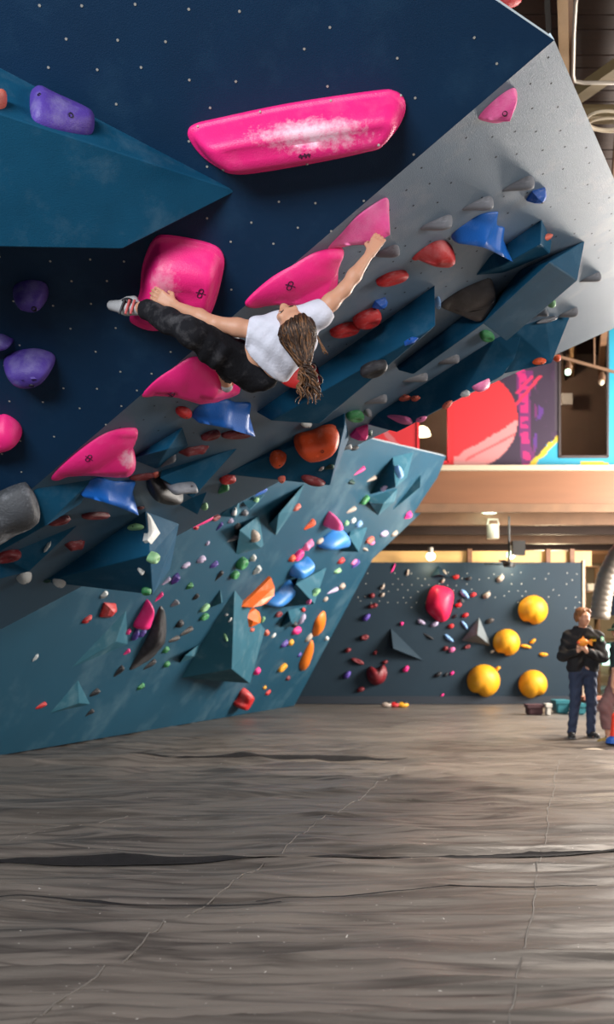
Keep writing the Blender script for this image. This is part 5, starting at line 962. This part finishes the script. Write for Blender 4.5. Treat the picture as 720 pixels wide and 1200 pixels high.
# ---- the second person, leaning in from the right
Q0 = floor_at(728,866); Q0[2] = floor_z(Q0[0], Q0[1]); guy = empty('person', Q0); tag(guy, 'person in cap, dark T-shirt and mauve cropped trousers leaning forward', 'person')
W2 = lambda x, y, z: Q0+np.array([x, y, z])
gh, GL, GR = head_prims(W2(-.03,-.02,1.52), (-.75,-.55,-.25), (-.12,-.05,1), 1.05)
hip = W2(.03,.05,.86); sL2, sR2 = W2(-.09,-.15,1.28), W2(.14,.14,1.30)
g_eL, g_wL, g_eR, g_wR = W2(-.14,-.20,1.02), W2(-.16,-.16,.78), W2(.2,.2,1.02), W2(.14,.1,.8)
gs = gh+[cap(W2(-.02,.01,1.45), W2(0,0,1.30), .055,.06), cap(sL2, sR2, .07,.07), cap(W2(0,0,1.25), hip, .13,.12)]+chain([sL2,g_eL,g_wL],[.055,.042,.03])+chain([sR2,g_eR,g_wR],[.055,.042,.03])
kn1, an1, kn2, an2 = W2(-.24,-.10,.50), W2(-.165,.0,.10), W2(.06,.0,.48), W2(.12,.15,.10)
gs += chain([W2(-.04,-.03,.86), kn1, an1],[.09,.06,.042])+chain([W2(.09,.1,.86), kn2, an2],[.09,.06,.042])+[cap(an1-(0,0,.05), an1+np.array((-.13,-.10,-.065)), .038,.03), cap(an2-(0,0,.05), an2+np.array((-.08,-.12,-.065)), .038,.03)]+hand_prims(g_wL, W2(-.15,-.17,.70), (-.2,-1,0), (1,0,0), (.3,.4,.4))+hand_prims(g_wR, W2(.13,.08,.72), (-.2,-1,0), (-1,0,0), (.3,.4,.4))
body('body', gs, .012, SKIN, guy, k=.03); face_parts(guy, GL, 1.05, mat('dark_brow', (.06,.03,.015), .7, bump=0), mat('lip_tone', (.48,.17,.14), .5, bump=0))
body('t_shirt', [cap(sL2, sR2, .085,.085), cap(W2(0,0,1.24), hip+np.array((0,0,.06)), .15,.145)]+[cap(sL2, sL2+(g_eL-sL2)*.8, .078,.068), cap(sR2, sR2+(g_eR-sR2)*.8, .078,.068)], .013, mat('dark_green_cotton', (.012,.028,.028), .85), guy, k=.03, noise=fold2, cuts=[(W2(0,0,.82),(0,0,-1))])
body('trousers', [cap(W2(-.04,-.03,.86), W2(.09,.1,.86), .13,.13)]+chain([W2(-.05,-.03,.82), kn1, kn1*.25+an1*.75],[.12,.092,.085])+chain([W2(.09,.1,.82), kn2, kn2*.25+an2*.75],[.12,.092,.085]), .013, mat('mauve_fabric', (.20,.105,.10), .85, var=.15, bump=.4), guy, k=.03, noise=fold2, cuts=[(W2(0,0,.19),(0,0,-1))])
capm = mat('dark_green_cap', (.015,.05,.03), .8); cp = body('cap', [ell(GL(0,-.01,.055), GR, (.088,.105,.075))], .011, capm, guy, cuts=[(GL(0,0,.045), -GR[2])])
V, Fc = surface_net(*field([ell(GL(0,.12,.055), GR, (.075,.075,.014))], .007)); mk('cap_brim', V, Fc, capm, cp, smooth=True)
V, Fc = surface_net(*field([ell(GL(0,-.05,.0), GR, (.085,.075,.085))], .011)); mk('hair', V, Fc, GH, guy, smooth=True)
for an, t in ((an1,(-.16,-.12)),(an2,(-.10,-.14))):
    V, Fc = surface_net(*field([cap(an-(0,0,.055), an+np.array((t[0],t[1],-.068)), .048,.036)], .009)); s = mk('climbing_shoe', V, Fc, mat('yellow_black_shoe', (.30,.22,.06), .6, var=.8, scale=18, chalk=.6, chalk_col=(.03,.03,.03), chalk_scale=14), guy, smooth=True)
    V, Fc = tube_vf([an+np.array((-.05,-.06,-.05)), an+np.array((-.05,-.03,-.015)), an+np.array((-.01,.02,-.03))], .012, 6); mk('strap', V, Fc, shoeK, s)
# red and blue skittle at the frame edge
p = floor_at(722,871); p[2] = floor_z(p[0],p[1]); t = empty('skittle', p); tag(t, 'red tapered marker on a blue foot beside the leaning person', 'marker')
V, Fc = tube_vf([p+(0,0,0), p+(0,0,.05), p+(0,0,.09)], [.13,.12,.07], 16); mk('foot', V, Fc, mat('blue_plastic', (.02,.10,.42), .45), t); V, Fc = tube_vf([p+(0,0,.09), p+(0,0,.2), p+(0,0,.36), p+(0,0,.40)], [.075,.06,.05,.02], 16); mk('cone', V, Fc, mat('red_plastic', (.80,.05,.02), .45), t)
